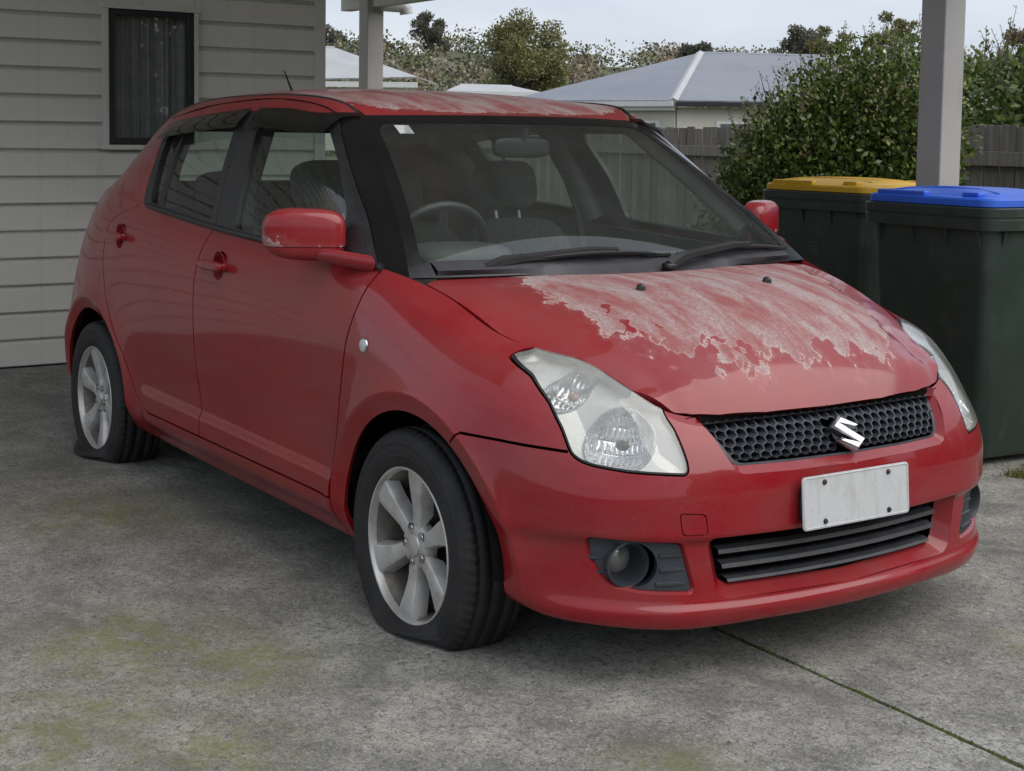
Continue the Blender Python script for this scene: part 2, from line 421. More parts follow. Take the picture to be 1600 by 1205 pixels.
leaf_mat('tree_leaf_grey', [(0, (.075, .085, .065)), (.6, (.135, .14, .10)), (1, (.20, .18, .14))], .6)
leaf_mat('tree_leaf_rust', [(0, (.10, .07, .05)), (.6, (.17, .125, .09)), (1, (.23, .17, .12))], .6)
plain('bark', (.10, .085, .07), .9, var=.4, nscale=6, bmp=.4)
plain('soil', (.07, .078, .036), .95, var=.45, nscale=2.2, bmp=.5, dark=(.055, .045, .03))
def vcol_leaf():
    m, nt, out = new_mat('scrub_leaf'); a = N(nt, 'ShaderNodeAttribute'); a.attribute_name = 'tone'
    g = N(nt, 'ShaderNodeNewGeometry')
    c = ramp(nt, a.outputs['Fac'], [(0, (.10, .125, .075)), (.3, (.16, .175, .095)), (.5, (.23, .22, .12)), (.68, (.27, .195, .14)), (.85, (.23, .20, .18)), (1, (.18, .20, .16))])  # scrub tones lightened to stand in for distance haze
    k = math_n(nt, 'ADD', math_n(nt, 'MULTIPLY', g.outputs['Random Per Island'], .7), .6)
    mu = N(nt, 'ShaderNodeMix'); mu.data_type = 'RGBA'; mu.blend_type = 'MULTIPLY'; mu.inputs[0].default_value = 1
    nt.links.new(c, mu.inputs[6]); nt.links.new(k, mu.inputs[7])
    bsdf(nt, out, mu.outputs[2], .8, 0, 0, .1, .2); return m
vcol_leaf()
def roof_steel(name, c0, c1, ang):
    m, nt, out = new_mat(name); v = coords(nt, (1, 1, 1), (0, 0, ang))
    w = N(nt, 'ShaderNodeTexWave', Scale=2.2, Distortion=.15); w.bands_direction = 'X'; nt.links.new(v, w.inputs['Vector'])
    w2 = N(nt, 'ShaderNodeTexWave', Scale=.8, Distortion=.1); w2.bands_direction = 'Z'; nt.links.new(v, w2.inputs['Vector'])
    c = ramp(nt, noise(nt, v, .7, 6, .6), [(.3, c0), (.7, c1)])
    c = mixc(nt, ramp(nt, w.outputs['Fac'], [(.0, (.35,)*3), (.3, (0, 0, 0))]), c, tuple(q*.6 for q in c0))
    bsdf(nt, out, c, .5, .1, 0, .1, .4, bump(nt, w.outputs['Fac'], .5, .03)); return m
roof_steel('blue_grey_roof', (.20, .215, .25), (.25, .265, .30), .6)
roof_steel('pale_roof', (.40, .41, .43), (.48, .49, .5), .4)
plain('cream_wall', (.52, .50, .43), .8, var=.06, nscale=4)
plain('moss', (.075, .10, .022), .95, var=.5, nscale=40, bmp=.6, spec=.1)

# ------------------------------------------------------------------ ground and concrete
bm = bmesh.new(); bmesh.ops.create_grid(bm, x_segments=2, y_segments=2, size=900)
me = bpy.data.meshes.new('ground'); bm.to_mesh(me); bm.free()
ground = link('ground', me, MATS['soil']); ground.location.z = -.09; tag(ground, kind='structure')
def slab(name, edge_pts, far, thick=.085):
    """concrete slab between a jittered joint edge and the far corners (plan polygon)"""
    mb = MB(); pts = [(x, y, -thick) for x, y in edge_pts+far]
    mb.poly(pts, (0, 0, thick))
    bm = mb.bm
    top = [e for e in bm.edges if all(v.co.z > -.001 for v in e.verts)]
    bmesh.ops.bevel(bm, geom=top, offset=.006, segments=2, affect='EDGES')
    return mb.build(name, MATS['concrete'], drive)
drive = empty('driveway'); tag(drive, kind='structure')
jx = np.linspace(-4.66, 7.5, 200); jl = lambda x: -.105-.034*x
ja = [(float(x), float(jl(x)-.007+rng.normal(0, .0022))) for x in jx]; jb = [(float(x), float(jl(x)+.007+rng.normal(0, .0022))) for x in jx]
slab('slab', ja[::-1], [(-4.66, -6), (7.5, -6)])
slab('slab', jb, [(7.5, 3.05), (-4.66, 3.05)])
# moss living in the joint
V, F = [], []
for x in np.arange(.2, 2.2, .0028):
    if rng.random() < .72:
        y = jl(x)+rng.normal(0, .0035); h = rng.uniform(.004, .012); r = rng.uniform(.003, .008); a = rng.uniform(0, 3)
        k = len(V)
        for q in range(3): V.append((x+r*math.cos(a+q*2.1), y+r*math.sin(a+q*2.1), -.012))
        V.append((x, y, h-.004)); F += [(k, k+1, k+3), (k+1, k+2, k+3), (k+2, k, k+3)]
jm = tri_obj('joint_moss', V, F, MATS['moss'], drive); tag(jm, kind='stuff')
# weeds and moss along the far edge by the bins
V, F = [], []
for i in range(5200):
    x = rng.uniform(-.62, .25); y = 2.0+rng.gamma(1.6, .10)+max(0, (x+.3))*.35
    if x < -.36 and y < 2.55 and y > 1.9: continue
    h = rng.uniform(.006, .035); w = rng.uniform(.002, .005); a = rng.uniform(0, 6.28); ln = rng.normal(0, .012)
    k = len(V); V += [(x-w*math.cos(a), y-w*math.sin(a), -.002), (x+w*math.cos(a), y+w*math.sin(a), -.002), (x+ln, y+ln*.7, h)]; F.append((k, k+1, k+2))
wd = tri_obj('weeds', V, F, MATS['shoot_leaf']); tag(wd, 'low green weeds and moss on the concrete by the blue-lidded bin', 'weeds', kind='stuff')
V, F = [], []
for i in range(420):      # dead leaf litter and grit
    x, y = (rng.uniform(-.6, .3), rng.uniform(1.95, 2.6)) if i < 160 else (rng.uniform(-3.5, 2.6), rng.uniform(-2.6, 2))
    r = rng.uniform(.002, .007)*(1.5 if i < 160 else 1); a = rng.uniform(0, 6.28); k = len(V)
    for q in range(4): V.append((x+r*(1, .5, 1, .5)[q]*math.cos(a+q*1.57), y+r*(1, .5, 1, .5)[q]*math.sin(a+q*1.57), .003+.003*(q % 2)))
    F += [(k, k+1, k+2), (k, k+2, k+3)]
lt = tri_obj('leaf_litter', V, F, MATS['tree_leaf_rust']); tag(lt, 'scattered dead leaf crumbs lying on the concrete', 'litter', kind='stuff')

# ------------------------------------------------------------------ house wall behind the car
XW = -4.69
hw = empty('house_wall', (XW, 0, 0)); tag(hw, 'grey weatherboard house wall behind the red car', 'wall')
YL, YR = -4.2, 1.247
PRO = [(-.03, 0), (.020, 0), (.022, .004), (.022, .118), (.018, .122), (.004, .131), (-.010, .134), (-.012, .1447), (-.03, .1447)]
def board_mesh(y0, y1):
    mb = MB(); mb.poly([(x, y0, z) for x, z in PRO], (0, y1-y0, 0)); bmesh.ops.recalc_face_normals(mb.bm, faces=mb.bm.faces[:])
    me = bpy.data.meshes.new('weatherboard'); mb.bm.to_mesh(me); mb.bm.free(); me.materials.append(MATS['weatherboard_paint']); return me
WY0, WY1, WZ0, WZ1 = -.028, .512, 1.168, 1.945
whole, left_b, right_b = board_mesh(YL, YR), board_mesh(YL, WY0+.01), board_mesh(WY1-.01, YR)
for k in range(24):
    z0 = .008+.1447*k
    for me_b in ((left_b, right_b) if (z0+.13 > WZ0+.02 and z0 < WZ1-.02) else (whole,)):
        o = link('weatherboard', me_b, None, hw); o.location = (rng.normal(0, .0008), 0, z0)
zt_ = .008+.1447*14
MB().box((-.004, (WY0+WY1)/2, (WZ1+zt_)/2+.002), (.052, WY1-WY0-.024, zt_-WZ1-.006)).build('weatherboard', MATS['weatherboard_paint'], hw)
mb = MB(); mb.box((-.06, (YL+WY0)/2, 1.7), (.06, WY0-YL, 3.6)); mb.box((-.06, (WY1+YR)/2, 1.7), (.06, YR-WY1, 3.6)); mb.box((-.06, (WY0+WY1)/2, .54), (.06, WY1-WY0-.002, 1.2)); mb.box((-.06, (WY0+WY1)/2, 2.7), (.06, WY1-WY0-.002, 1.45))
mb.build('backing', MATS['void_black'], hw)
mb = MB(); mb.box((-.01, 1.2805, 1.2), (.09, .067, 2.42), bevel=.003); mb.build('corner_board', MATS['trim_paint'], hw)
mb = MB(); mb.box((-2.4, 1.27, 1.2), (4.68, .05, 2.42)); mb.build('side_return', MATS['weatherboard_paint'], hw)
mb = MB(); mb.box((0, (YL+YR)/2, -.02), (.05, YR-YL, .05)); mb.build('base_strip', MATS['liner'], hw)

win = empty('house_window', (XW, (WY0+WY1)/2, WZ0)); tag(win, 'black framed window with pale curtain in weatherboard wall', 'window')
W2, H2 = (WY1-WY0)/2, WZ1-WZ0
for c, d in (((.02, -W2+.012, H2/2), (.075, .026, H2-.04)), ((.02, W2-.012, H2/2), (.075, .026, H2-.04)), ((.025, 0, H2-.008), (.09, 2*W2+.02, .026)), ((.028, 0, .008), (.095, 2*W2+.02, .026))):
    MB().box(c, d, bevel=.002).build('trim', MATS['trim_paint'], win)
fw_, b0 = .034, .026
iw, z0, z1 = W2-b0, .024, H2-.022
for c, d in (((.03, -iw+fw_/2, (z0+z1)/2), (.045, fw_, z1-z0)), ((.03, iw-fw_/2, (z0+z1)/2), (.045, fw_, z1-z0)), ((.03, 0, z1-fw_/2), (.046, 2*iw-2*fw_, fw_)), ((.03, 0, z0+fw_/2), (.046, 2*iw-2*fw_, fw_))):
    MB().box(c, d, bevel=.004).build('frame', MATS['dark_aluminium'], win)
gw, g0, g1 = iw-fw_, z0+fw_, z1-fw_
tri_obj('pane', [(.022, -gw, g0), (.022, gw, g0), (.022, gw, g1), (.022, -gw, g1)], [(0, 1, 2, 3)], MATS['house_glass'], win, smooth=False)
n = 160; yy = np.linspace(-gw-.03, gw+.03, n); xx = -.06+.018*np.sin(yy*62+1.2*np.sin(yy*17))+.006*np.sin(yy*151)
V = [(x, y, z) for z in (g0-.04, g1+.04) for x, y in zip(xx, yy)]; F = [(i, i+1, n+i+1, n+i) for i in range(n-1)]
tri_obj('curtain', V, F, MATS['curtain_cloth'], win)
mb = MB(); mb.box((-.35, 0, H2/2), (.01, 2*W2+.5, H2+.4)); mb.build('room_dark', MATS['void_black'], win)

# ------------------------------------------------------------------ carport
cp = empty('carport', (0, 0, 0)); tag(cp, 'carport with painted square posts and roof over the red car', 'carport')
XF = -.30
for x, y in ((-1.35, 2.77), (-6.66, 2.71)):
    MB().box((x, y, 1.15), (.138, .138, 2.3), bevel=.006).build('post', MATS['post_paint'], cp)
MB().box(((XF-7.1)/2, 2.72, 2.31), (XF+7.08, .09, .19), bevel=.004).build('beam', MATS['soffit_paint'], cp)
PITCH = .155                                 # mono-pitch roof: low at the post row, unseen open side raised to admit light
def rbox(x, dx, y0, y1, off, h):
    yc = (y0+y1)/2; return MB().box((x, yc, 2.435+off+PITCH*(2.9-yc)), (dx, (y1-y0)/math.cos(math.atan(PITCH)), h), rot=Matrix.Rotation(-math.atan(PITCH), 4, 'X'))
rbox((XF-4.66)/2, XF+4.66, -2.85, 2.91, 0, .05).build('ceiling', MATS['soffit_paint'], cp)
rbox(-5.9, 2.44, 1.35, 2.91, 0, .05).build('ceiling', MATS['soffit_paint'], cp)
rbox(XF+.012, .022, -2.85, 2.91, .005, .19).build('fascia', MATS['trim_paint'], cp)
MB().box(((XF-7.12)/2, 2.922, 2.44), (XF+7.14, .022, .17), bevel=.003).build('fascia', MATS['trim_paint'], cp)
rbox(-7.135, .022, 1.35, 2.91, -.03, .15).build('fascia', MATS['trim_paint'], cp)
for k in range(6): rbox(XF-.35-.82*k, .045, -2.8, 2.5, -.075, .1).build('rafter', MATS['soffit_paint'], cp)
rbox((XF-7.16)/2, XF+7.2, -2.92, 2.98, .12, .03).build('roof_sheet', MATS['zinc'], cp)
pts = [(-6.55, 2.74, 2.235), (-6.55, 2.86, 2.235), (-6.54, 2.91, 2.23), (-6.53, 2.935, 2.205), (-6.53, 2.94, 2.17)]
MB().tube(pts, .052, 16).build('downpipe', MATS['white_gutter'], cp, True)

# ------------------------------------------------------------------ wheelie bins
def rrect(hx, hy, r, n=7):
    P = []
    for cx, cy, a in ((hx-r, hy-r, 0), (-hx+r, hy-r, 90), (-hx+r, -hy+r, 180), (hx-r, -hy+r, 270)):
        for k in range(n+1):
            t = R(a+90*k/n); P.append((cx+r*math.cos(t), cy+r*math.sin(t)))
    return P
def loft(levels, cap0=True, cap1=True):
    """levels: (z, hx, hy, r, ox, oy)"""
    mb = MB(); rings = []
    for lv in levels:
        z, hx, hy, r = lv[:4]; ox, oy = (lv[4:]+(0, 0))[:2] if len(lv) > 4 else (0, 0)
        rings.append([mb.bm.verts.new((x+ox, y+oy, z)) for x, y in rrect(hx, hy, r)])
    n = len(rings[0])
    for a, b in zip(rings, rings[1:]):
        for k in range(n): mb.bm.faces.new((a[k], a[(k+1) % n], b[(k+1) % n], b[k]))
    if cap0: mb.bm.faces.new(rings[0][::-1])
    if cap1: mb.bm.faces.new(rings[-1])
    return mb
def wheelie_bin(loc, rz, lidmat, label):
    t = empty('wheelie_bin', loc, rz); tag(t, label, 'bin', 'wheelie bins beside the car')
    g = MATS['bin_green']
    loft([(.03, .25, .20, .04), (.05, .262, .212, .05), (.50, .295, .243, .055), (.945, .322, .268, .06)]).build('body', g, t, True, 50)
    rim = loft([(.925, .325, .271, .06), (.926, .347, .292, .062), (.966, .350, .295, .064), (.969, .346, .291, .06), (.974, .346, .291, .06), (.977, .350, .295, .064), (1.008, .352, .297, .066), (1.012, .346, .291, .06)]).build('rim', g, t, True, 30)
    # gussets under the rim
    for sx, ys in ((None, (-1, 1)),):
        for s in ys:
            for x in (-.25, -.07, .11, .27):
                MB().poly([(x-.006, s*.262, .93), (x-.006, s*.286, .93), (x-.006, s*.258, .83)], (.012, 0, 0)).build('gusset', g, t)
    for y in (-.19, 0, .19):
        MB().poly([(.312, y-.006, .93), (.338, y-.006, .93), (.308, y-.006, .83)], (0, .012, 0)).build('gusset', g, t)
    lid = loft([(1.013, .330, .278, .055), (1.016, .336, .284, .06), (1.040, .334, .282, .06), (1.047, .326, .274, .055), (1.049, .30, .25, .05)]).build('lid', lidmat, t, True, 30)
    loft([(1.046, .285, .235, .05), (1.060, .262, .212, .06, -.005), (1.072, .215, .165, .08, -.01), (1.079, .14, .10, .07, -.01)]).build('lid_dome', lidmat, lid, True, 30)
    MB().box((-.14, -.256, 1.052), (.26, .036, .026), bevel=.006).build('lid_step', lidmat, lid)
    MB().box((.20, -.225, 1.056), (.085, .045, .024), bevel=.008).build('lid_grip', lidmat, lid)
    MB().box((.20, .225, 1.056), (.085, .045, .024), bevel=.008).build('lid_grip', lidmat, lid)
    MB().tube([(-.30, -.24, 1.047), (-.20, -.16, 1.066), (-.05, -.12, 1.074), (.12, -.12, 1.070), (.25, -.15, 1.058)], .010, 8).build('lid_ridge', lidmat, lid, True)
    MB().tube([(-.35, -.20, .95), (-.372, -.19, .96), (-.372, .19, .96), (-.35, .20, .95)], .013, 8).build('handle', g, t, True)
    for s in (-1, 1):
        mb = MB(); mb.lathe([(.02, -.025), (.095, -.025), (.10, -.015), (.10, .015), (.095, .025), (.02, .025)], 24, Matrix.Translation((-.25, s*.235, .10)) @ Matrix.Rotation(R(90), 4, 'X'))
        mb.build('wheel', MATS['tyre_rubber'], t, True)
    return t
wheelie_bin((-.735, 2.265, 0), R(-4), MATS['bin_blue'], 'dark green wheelie bin with blue lid, nearest the car nose')
yb = wheelie_bin((-1.945, 2.85, 0), R(2), MATS['bin_yellow'], 'dark green wheelie bin with yellow lid, in front of the hedge')

plain('faded_stamp', (.10, .115, .105), .6, var=.5, nscale=60)
mb = MB()                                    # worn white hot-stamp on the side of the yellow-lidded bin
for pts in ([(-.026, .760), (-.012, .768), (.012, .768), (.026, .760)], [(-.022, .748), (.022, .749)], [(-.014, .742), (-.020, .712)], [(-.002, .742), (-.003, .706)], [(.010, .742), (.016, .712)]):
    mb.tube([(x, -(.243+(z-.5)*.0562)-.0008, z) for x, z in pts], .0022, 5)
mb.build('stamp', MATS['faded_stamp'], yb)

# ------------------------------------------------------------------ paling fence
f0, f1 = Vector((-16.4, 8.82, 0)), Vector((3.0, 3.996, 0)); fd = (f1-f0).normalized(); fn = Vector((fd.y, -fd.x, 0)); ang = math.atan2(fd.y, fd.x)
fe = empty('paling_fence', f0, ang); tag(fe, 'weathered dark timber paling fence behind hedge and bins', 'fence')
mb = MB(); mb.box((0, 0, .62), (.142, .018, 1.5), bevel=.002, seg=1); pal = mb.build('paling', MATS['fence_wood'], fe); pal_me = pal.data
L = (f1-f0).length; n = int(L/.152)
for i in range(n):
    o = pal if i == 0 else link('paling', pal_me, None, fe)
    o.location = (i*.152+.076, rng.normal(0, .004), rng.normal(0, .006)); o.rotation_euler = (0, rng.normal(0, .006), 0)
for z in (1.155, .35):
    MB().box((L/2, -.042, z), (L, .045, .095), bevel=.003).build('rail', MATS['fence_wood'], fe)
for i in range(10):
    MB().box((1.0+2.0*i, .062, .6), (.1, .1, 1.35), bevel=.004).build('fence_post', MATS['fence_wood'], fe)

# ------------------------------------------------------------------ foliage
def leaves(blobs, n, size, sprig=0, shell=.55, flat=1.0):
    """folded four-point leaves through the volume of several ellipsoids; returns V, F"""
    B = np.array(blobs, float); vol = B[:, 3]*B[:, 4]*B[:, 5]; pick = rng.choice(len(B), n, p=vol/vol.sum()); b = B[pick]
    d = rng.normal(size=(n, 3)); d /= np.linalg.norm(d, axis=1)[:, None]
    rad = (shell+(1-shell)*rng.random(n))*(1+rng.normal(0, .07, n)); rad = np.where(rng.random(n) < .25, rng.random(n)**.5*.8, rad)
    c = b[:, :3]+d*rad[:, None]*b[:, 3:6]
    s = size*rng.uniform(.55, 1.25, n)
    ax = rng.normal(size=(n, 3))+d*.8+np.array([0, 0, .35]); ax /= np.linalg.norm(ax, axis=1)[:, None]
    w = np.cross(ax, rng.normal(size=(n, 3))); w /= np.linalg.norm(w, axis=1)[:, None]; nn = np.cross(ax, w)
    tip = c+ax*s[:, None]; l = c+ax*(s*.45)[:, None]+w*(s*.3*flat)[:, None]+nn*(s*.08)[:, None]; r_ = c+ax*(s*.45)[:, None]-w*(s*.3*flat)[:, None]+nn*(s*.08)[:, None]
    V = np.stack([c, l, tip, r_], 1).reshape(-1, 3); k = np.arange(n)[:, None]*4
    F = np.concatenate([np.concatenate([k, k+1, k+2], 1), np.concatenate([k, k+2, k+3], 1)])
    return V, F
def sprigs(blobs, n, length, size, up=1.0, per=9):
    """young shoots: a thin stem with leaves in pairs"""
    B = np.array(blobs, float); V, F = [], []; stems = []
    for i in range(n):
        b = B[rng.integers(len(B))]; d = rng.normal(size=3); d[2] = abs(d[2])*.9+.15; d /= np.linalg.norm(d)
        p = b[:3]+d*b[3:6]*.93; g = d*.5+np.array([0, 0, up])+rng.normal(size=3)*.25; g /= np.linalg.norm(g); L = length*rng.uniform(.4, 1.2)
        stems.append((p, p+g*L))
        for q in range(per):
            t = (q+.5)/per; c = p+g*L*t; a = rng.normal(size=3); a -= g*a.dot(g); a /= np.linalg.norm(a); ax = a*.8+g*.6; ax /= np.linalg.norm(ax); w = np.cross(ax, g); w /= np.linalg.norm(w)+1e-9
            s = size*rng.uniform(.6, 1.1)*(1-.4*t); k = len(V); V += [c, c+ax*s*.45+w*s*.28, c+ax*s, c+ax*s*.45-w*s*.28]; F += [(k, k+1, k+2), (k, k+2, k+3)]
    return np.array(V), np.array(F), stems
def join(*vf):
    V, F, o = [], [], 0
    for v, f in vf: V.append(v); F.append(np.asarray(f)+o); o += len(v)
    return np.concatenate(V), np.concatenate(F)

# hedge in front of the fence
hb = [(-3.22, 3.33, .78, .30, .30, .42), (-3.12, 3.50, 1.05, .33, .34, .40), (-3.05, 3.72, 1.22, .40, .40, .46), (-2.95, 3.95, 1.34, .42, .42, .50), (-2.85, 4.2, 1.30, .45, .42, .58),
      (-2.98, 3.75, .72, .45, .48, .5), (-2.8, 4.1, .75, .5, .5, .55), (-3.2, 3.45, .42, .36, .4, .42), (-2.9, 3.95, .35, .45, .5, .4)]
hedge = empty('hedge', (-3.0, 3.8, 0)); tag(hedge, 'dense glossy green hedge bush behind the yellow-lidded bin', 'hedge')
off = np.array([3.0, -3.8, 0])
v1, f1_ = leaves(hb, 60000, .040, shell=.55)
o = tri_obj('foliage', v1+off, f1_, MATS['hedge_leaf'], hedge)
v2, f2_, st = sprigs(hb[1:5], 300, .20, .038)
o = tri_obj('young_shoots', v2+off, f2_, MATS['shoot_leaf'], hedge)
mb = MB()
for p, q in st[:160]: mb.tube([p+off, q+off], [.003, .0015], 4, False)
for i in range(40):
    b = hb[rng.integers(len(hb))]; p = np.array([-3.0+rng.normal(0, .15), 3.8+rng.normal(0, .2), 0]); q = np.array(b[:3])+rng.normal(size=3)*.15
    mb.tube([p+off, (p+q)/2+off+rng.normal(size=3)*.05, q+off], [.016, .011, .005], 5, False)
mb.build('stems', MATS['bark'], hedge)
# second hedge, beyond the fence
hb2 = [(-4.9+.9*i+rng.normal(0, .1), 6.72-.22*i+rng.normal(0, .08), 1.25+rng.uniform(0, .25), .55, .45, .48) for i in range(5)]+[(-4.6+1.0*i, 6.7-.2*i, 1.62, .40, .35, .32) for i in range(4)]
hedge2 = empty('hedge', (-3.2, 6.3, 0)); tag(hedge2, 'hedge with rusty young shoots rising above the fence behind the post', 'hedge')
off = np.array([3.2, -6.3, 0])
v1, f1_ = leaves(hb2, 11000, .066, shell=.5); tri_obj('foliage', v1+off, f1_, MATS['hedge_leaf'], hedge2)
v2, f2_, st = sprigs(hb2, 330, .34, .058); tri_obj('young_shoots', v2+off, f2_, MATS['shoot_leaf'], hedge2)
mb = MB()
for p, q in st: mb.tube([p+off, q+off], [.004, .002], 4, False)
for b in hb2: mb.tube([np.array([b[0], b[1], 0])+off, np.array(b[:3])+off], [.03, .012], 5, False)
mb.build('stems', MATS['bark'], hedge2)

# tall hedge across the drive, in front of the car: it shows only as a mirror image in the house window
hb3 = [(9.2+.35*i+rng.normal(0, .25), 9.6-.62*i+rng.normal(0, .25), 1.1+rng.uniform(-.2, .3), .95, .85, 1.1) for i in range(13)]+[(9.3+.7*i+rng.normal(0, .3), 9.4-1.2*i+rng.normal(0, .3), 2.3+rng.uniform(-.2, .7), .85, .8, .8) for i in range(7)]+[(9.5+.7*i, 9.2-1.2*i, 3.4+rng.uniform(-.2, .6), .9, .8, .8) for i in range(7)]
hedge3 = empty('hedge', (11, 6, 0)); tag(hedge3, 'tall hedge mirrored as dark foliage in the house window', 'hedge')
off = np.array([-11, -6, 0]); v1, f1_ = leaves(hb3, 26000, .24, shell=.3); tri_obj('foliage', v1+off, f1_, MATS['hedge_leaf'], hedge3)
mb = MB()
for b in hb3: mb.tube([np.array([b[0], b[1], -.1])+off, np.array(b[:3])+off], [.07, .03], 6, False)
mb.build('stems', MATS['bark'], hedge3)

def tree(label, base, blobs, n, size, leafm, trunk=.16, limbs=7, sub=3, shell=.45):
    t = empty('tree', base); tag(t, label, 'tree', 'trees in the background')
    V, F = leaves(blobs, n, size, shell=shell)
    b0 = np.array(base)
    tri_obj('crown', V-b0, F, MATS[leafm], t)
    mb = MB(); B = np.array(blobs); top = B[:, :3].mean(0)-b0; fork = top*[.6, .6, .55]
    mb.tube([(0, 0, -.5), tuple(fork*.5+rng.normal(size=3)*[.06, .06, 0]), tuple(fork)], [trunk, trunk*.8, trunk*.62], 8, False)
    for i in range(limbs):
        b = B[i % len(B)]; e = b[:3]-b0+rng.normal(size=3)*b[3:6]*.4; m_ = (fork+e)/2+rng.normal(size=3)*.1*np.linalg.norm(e-fork)
        mb.tube([tuple(fork), tuple(m_), tuple(e)], [trunk*.5, trunk*.3, trunk*.08], 6, False)
        for k in range(sub):
            e2 = e+rng.normal(size=3)*b[3:6]*.5; mb.tube([tuple(m_), tuple((m_+e2)/2+rng.normal(size=3)*.08), tuple(e2)], [trunk*.22, trunk*.14, trunk*.04], 5, False)
    mb.build('trunk', MATS['bark'], t, True)
    return t
def cluster(c, r, n, rr=(.42, .6), fl=.85):
    out = []
    for i in range(n):
        d = rng.normal(size=3); d /= np.linalg.norm(d); k = rng.uniform(*rr)*r*.8
        p = np.array(c)+d*np.array([r*.72, r*.72, r*.62*fl])*rng.uniform(.45, 1.05); k *= rng.uniform(.7, 1.1); out.append((*p, k, k, k*.8))
    return out
tree('large round olive-green tree standing alone above the car roof', (-71.5, 48.8, 0), cluster((-71.5, 48.8, 6.4), 3.7, 36, (.24, .42), .9)+cluster((-71.6, 48.8, 3.6), 3.0, 14), 24000, .21, 'tree_leaf_autumn', .3, 14, 4)
tree('dark tree on the skyline left of the large round tree', (-153, 90.4, 8), cluster((-153, 90.4, 14.3), 2.9, 20, (.26, .42))+cluster((-152.6, 91, 12.5), 2.0, 8), 6500, .30, 'tree_leaf_grey', .35, 9)
tree('dark bushy tree seen between the wall corner and the carport post', (-159.4, 80.4, 8), cluster((-159.4, 80.4, 13.2), 2.8, 16, (.3, .45))+cluster((-159, 81, 11.4), 2.4, 9), 6000, .32, 'tree_leaf_grey', .3, 7)
tree('small tree on the skyline just right of the carport post', (-157, 84.5, 8), cluster((-157, 84.6, 12.9), 2.0, 10)+cluster((-156.6, 85.4, 11.6), 2.0, 8), 3800, .3, 'tree_leaf_grey', .25, 6)
tree('low flat-topped tree behind the ridge of the blue-grey roof', (-88.8, 77.8, 0), cluster((-88.8, 77.8, 8.2), 1.5, 9)+cluster((-89.8, 76.6, 8.0), 1.0, 5)+cluster((-87.9, 79, 8.0), 1.0, 5), 4200, .24, 'tree_leaf_grey', .2, 7)
tree('airy tree rising left of the hedge top over the roof', (-47.8, 48.5, 0), cluster((-47.8, 48.5, 5.75), 1.65, 20, (.24, .4)), 6000, .14, 'tree_leaf_grey', .13, 12, 4, .4)
tree('thin leafy tree between airy tree and the right post', (-40.2, 42.3, 0), cluster((-40.2, 42.3, 5.3), 1.25, 13, (.22, .36)), 3600, .12, 'tree_leaf_autumn', .1, 9, 4, .4)
tree('tall thin tree just left of the right post', (-38.4, 44.3, 0), cluster((-38.4, 44.3, 5.7), 1.35, 15, (.22, .36)), 4400, .12, 'tree_leaf_autumn', .1, 9, 4, .4)
tree('sparse tree rising right of the right post', (-34.2, 47.6, 0), cluster((-34.2, 47.6, 5.2), 1.5, 14, (.22, .36)), 4200, .12, 'tree_leaf_rust', .1, 9, 4, .4)

# hill with scrub
na, nd = 90, 16
azs = np.linspace(R(105), R(185), na); hv = np.array([[0.0]*3]*(na*nd))
def ridge(a): return 13.4+2.2*np.clip((a-R(150))/R(20), -1, 1)+.5*np.sin(a*37)+.35*np.sin(a*83+1)
V = []
for i, a in enumerate(azs):
    for j in range(nd):
        d = 85+j*(230-85)/(nd-1); t = np.clip((d-85)/120, 0, 1); z = -1+(ridge(a)+1-1.2)*(t*t*(3-2*t))-(0 if d < 206 else (d-206)*.1)
        V.append((CAM.x+d*math.cos(a), CAM.y+d*math.sin(a), z))
F = [(i*nd+j, i*nd+j+1, (i+1)*nd+j+1, (i+1)*nd+j) for i in range(na-1) for j in range(nd-1)]
hill = tri_obj('hill', V, F, MATS['soil']); tag(hill, kind='structure')
Vs, Fs, tone, o = [], [], [], 0
for i in range(900):
    a = R(rng.uniform(118, 172)); u = rng.random(); d = 92+u*112; t = np.clip((d-85)/120, 0, 1); z = -1+(ridge(a)+1-1.2)*(t*t*(3-2*t))
    r = rng.uniform(1.1, 3.1); c = (CAM.x+d*math.cos(a), CAM.y+d*math.sin(a), z+r*.35); tn = rng.choice([.05, .2, .35, .5, .68, .85, 1.0], p=[.14, .2, .2, .16, .14, .1, .06])
    v, f = leaves([(c[0], c[1], c[2], r, r, r*.75)]+[(c[0]+rng.normal(0, r*.6), c[1]+rng.normal(0, r*.6), c[2]+r*.2, r*.6, r*.6, r*.5) for _ in range(3)], 130, .44, shell=.55, flat=1.3)
    Vs.append(v); Fs.append(f+o); o += len(v); tone.append(np.full(len(v), np.clip(tn+rng.normal(0, .04), 0, 1)))
sc = tri_obj('hillside_scrub', np.concatenate(Vs), np.concatenate(Fs), MATS['scrub_leaf'], attrs={'tone': np.concatenate(tone)})
tag(sc, 'green and brown scrub covering the hillside in the distance', 'scrub', kind='stuff')

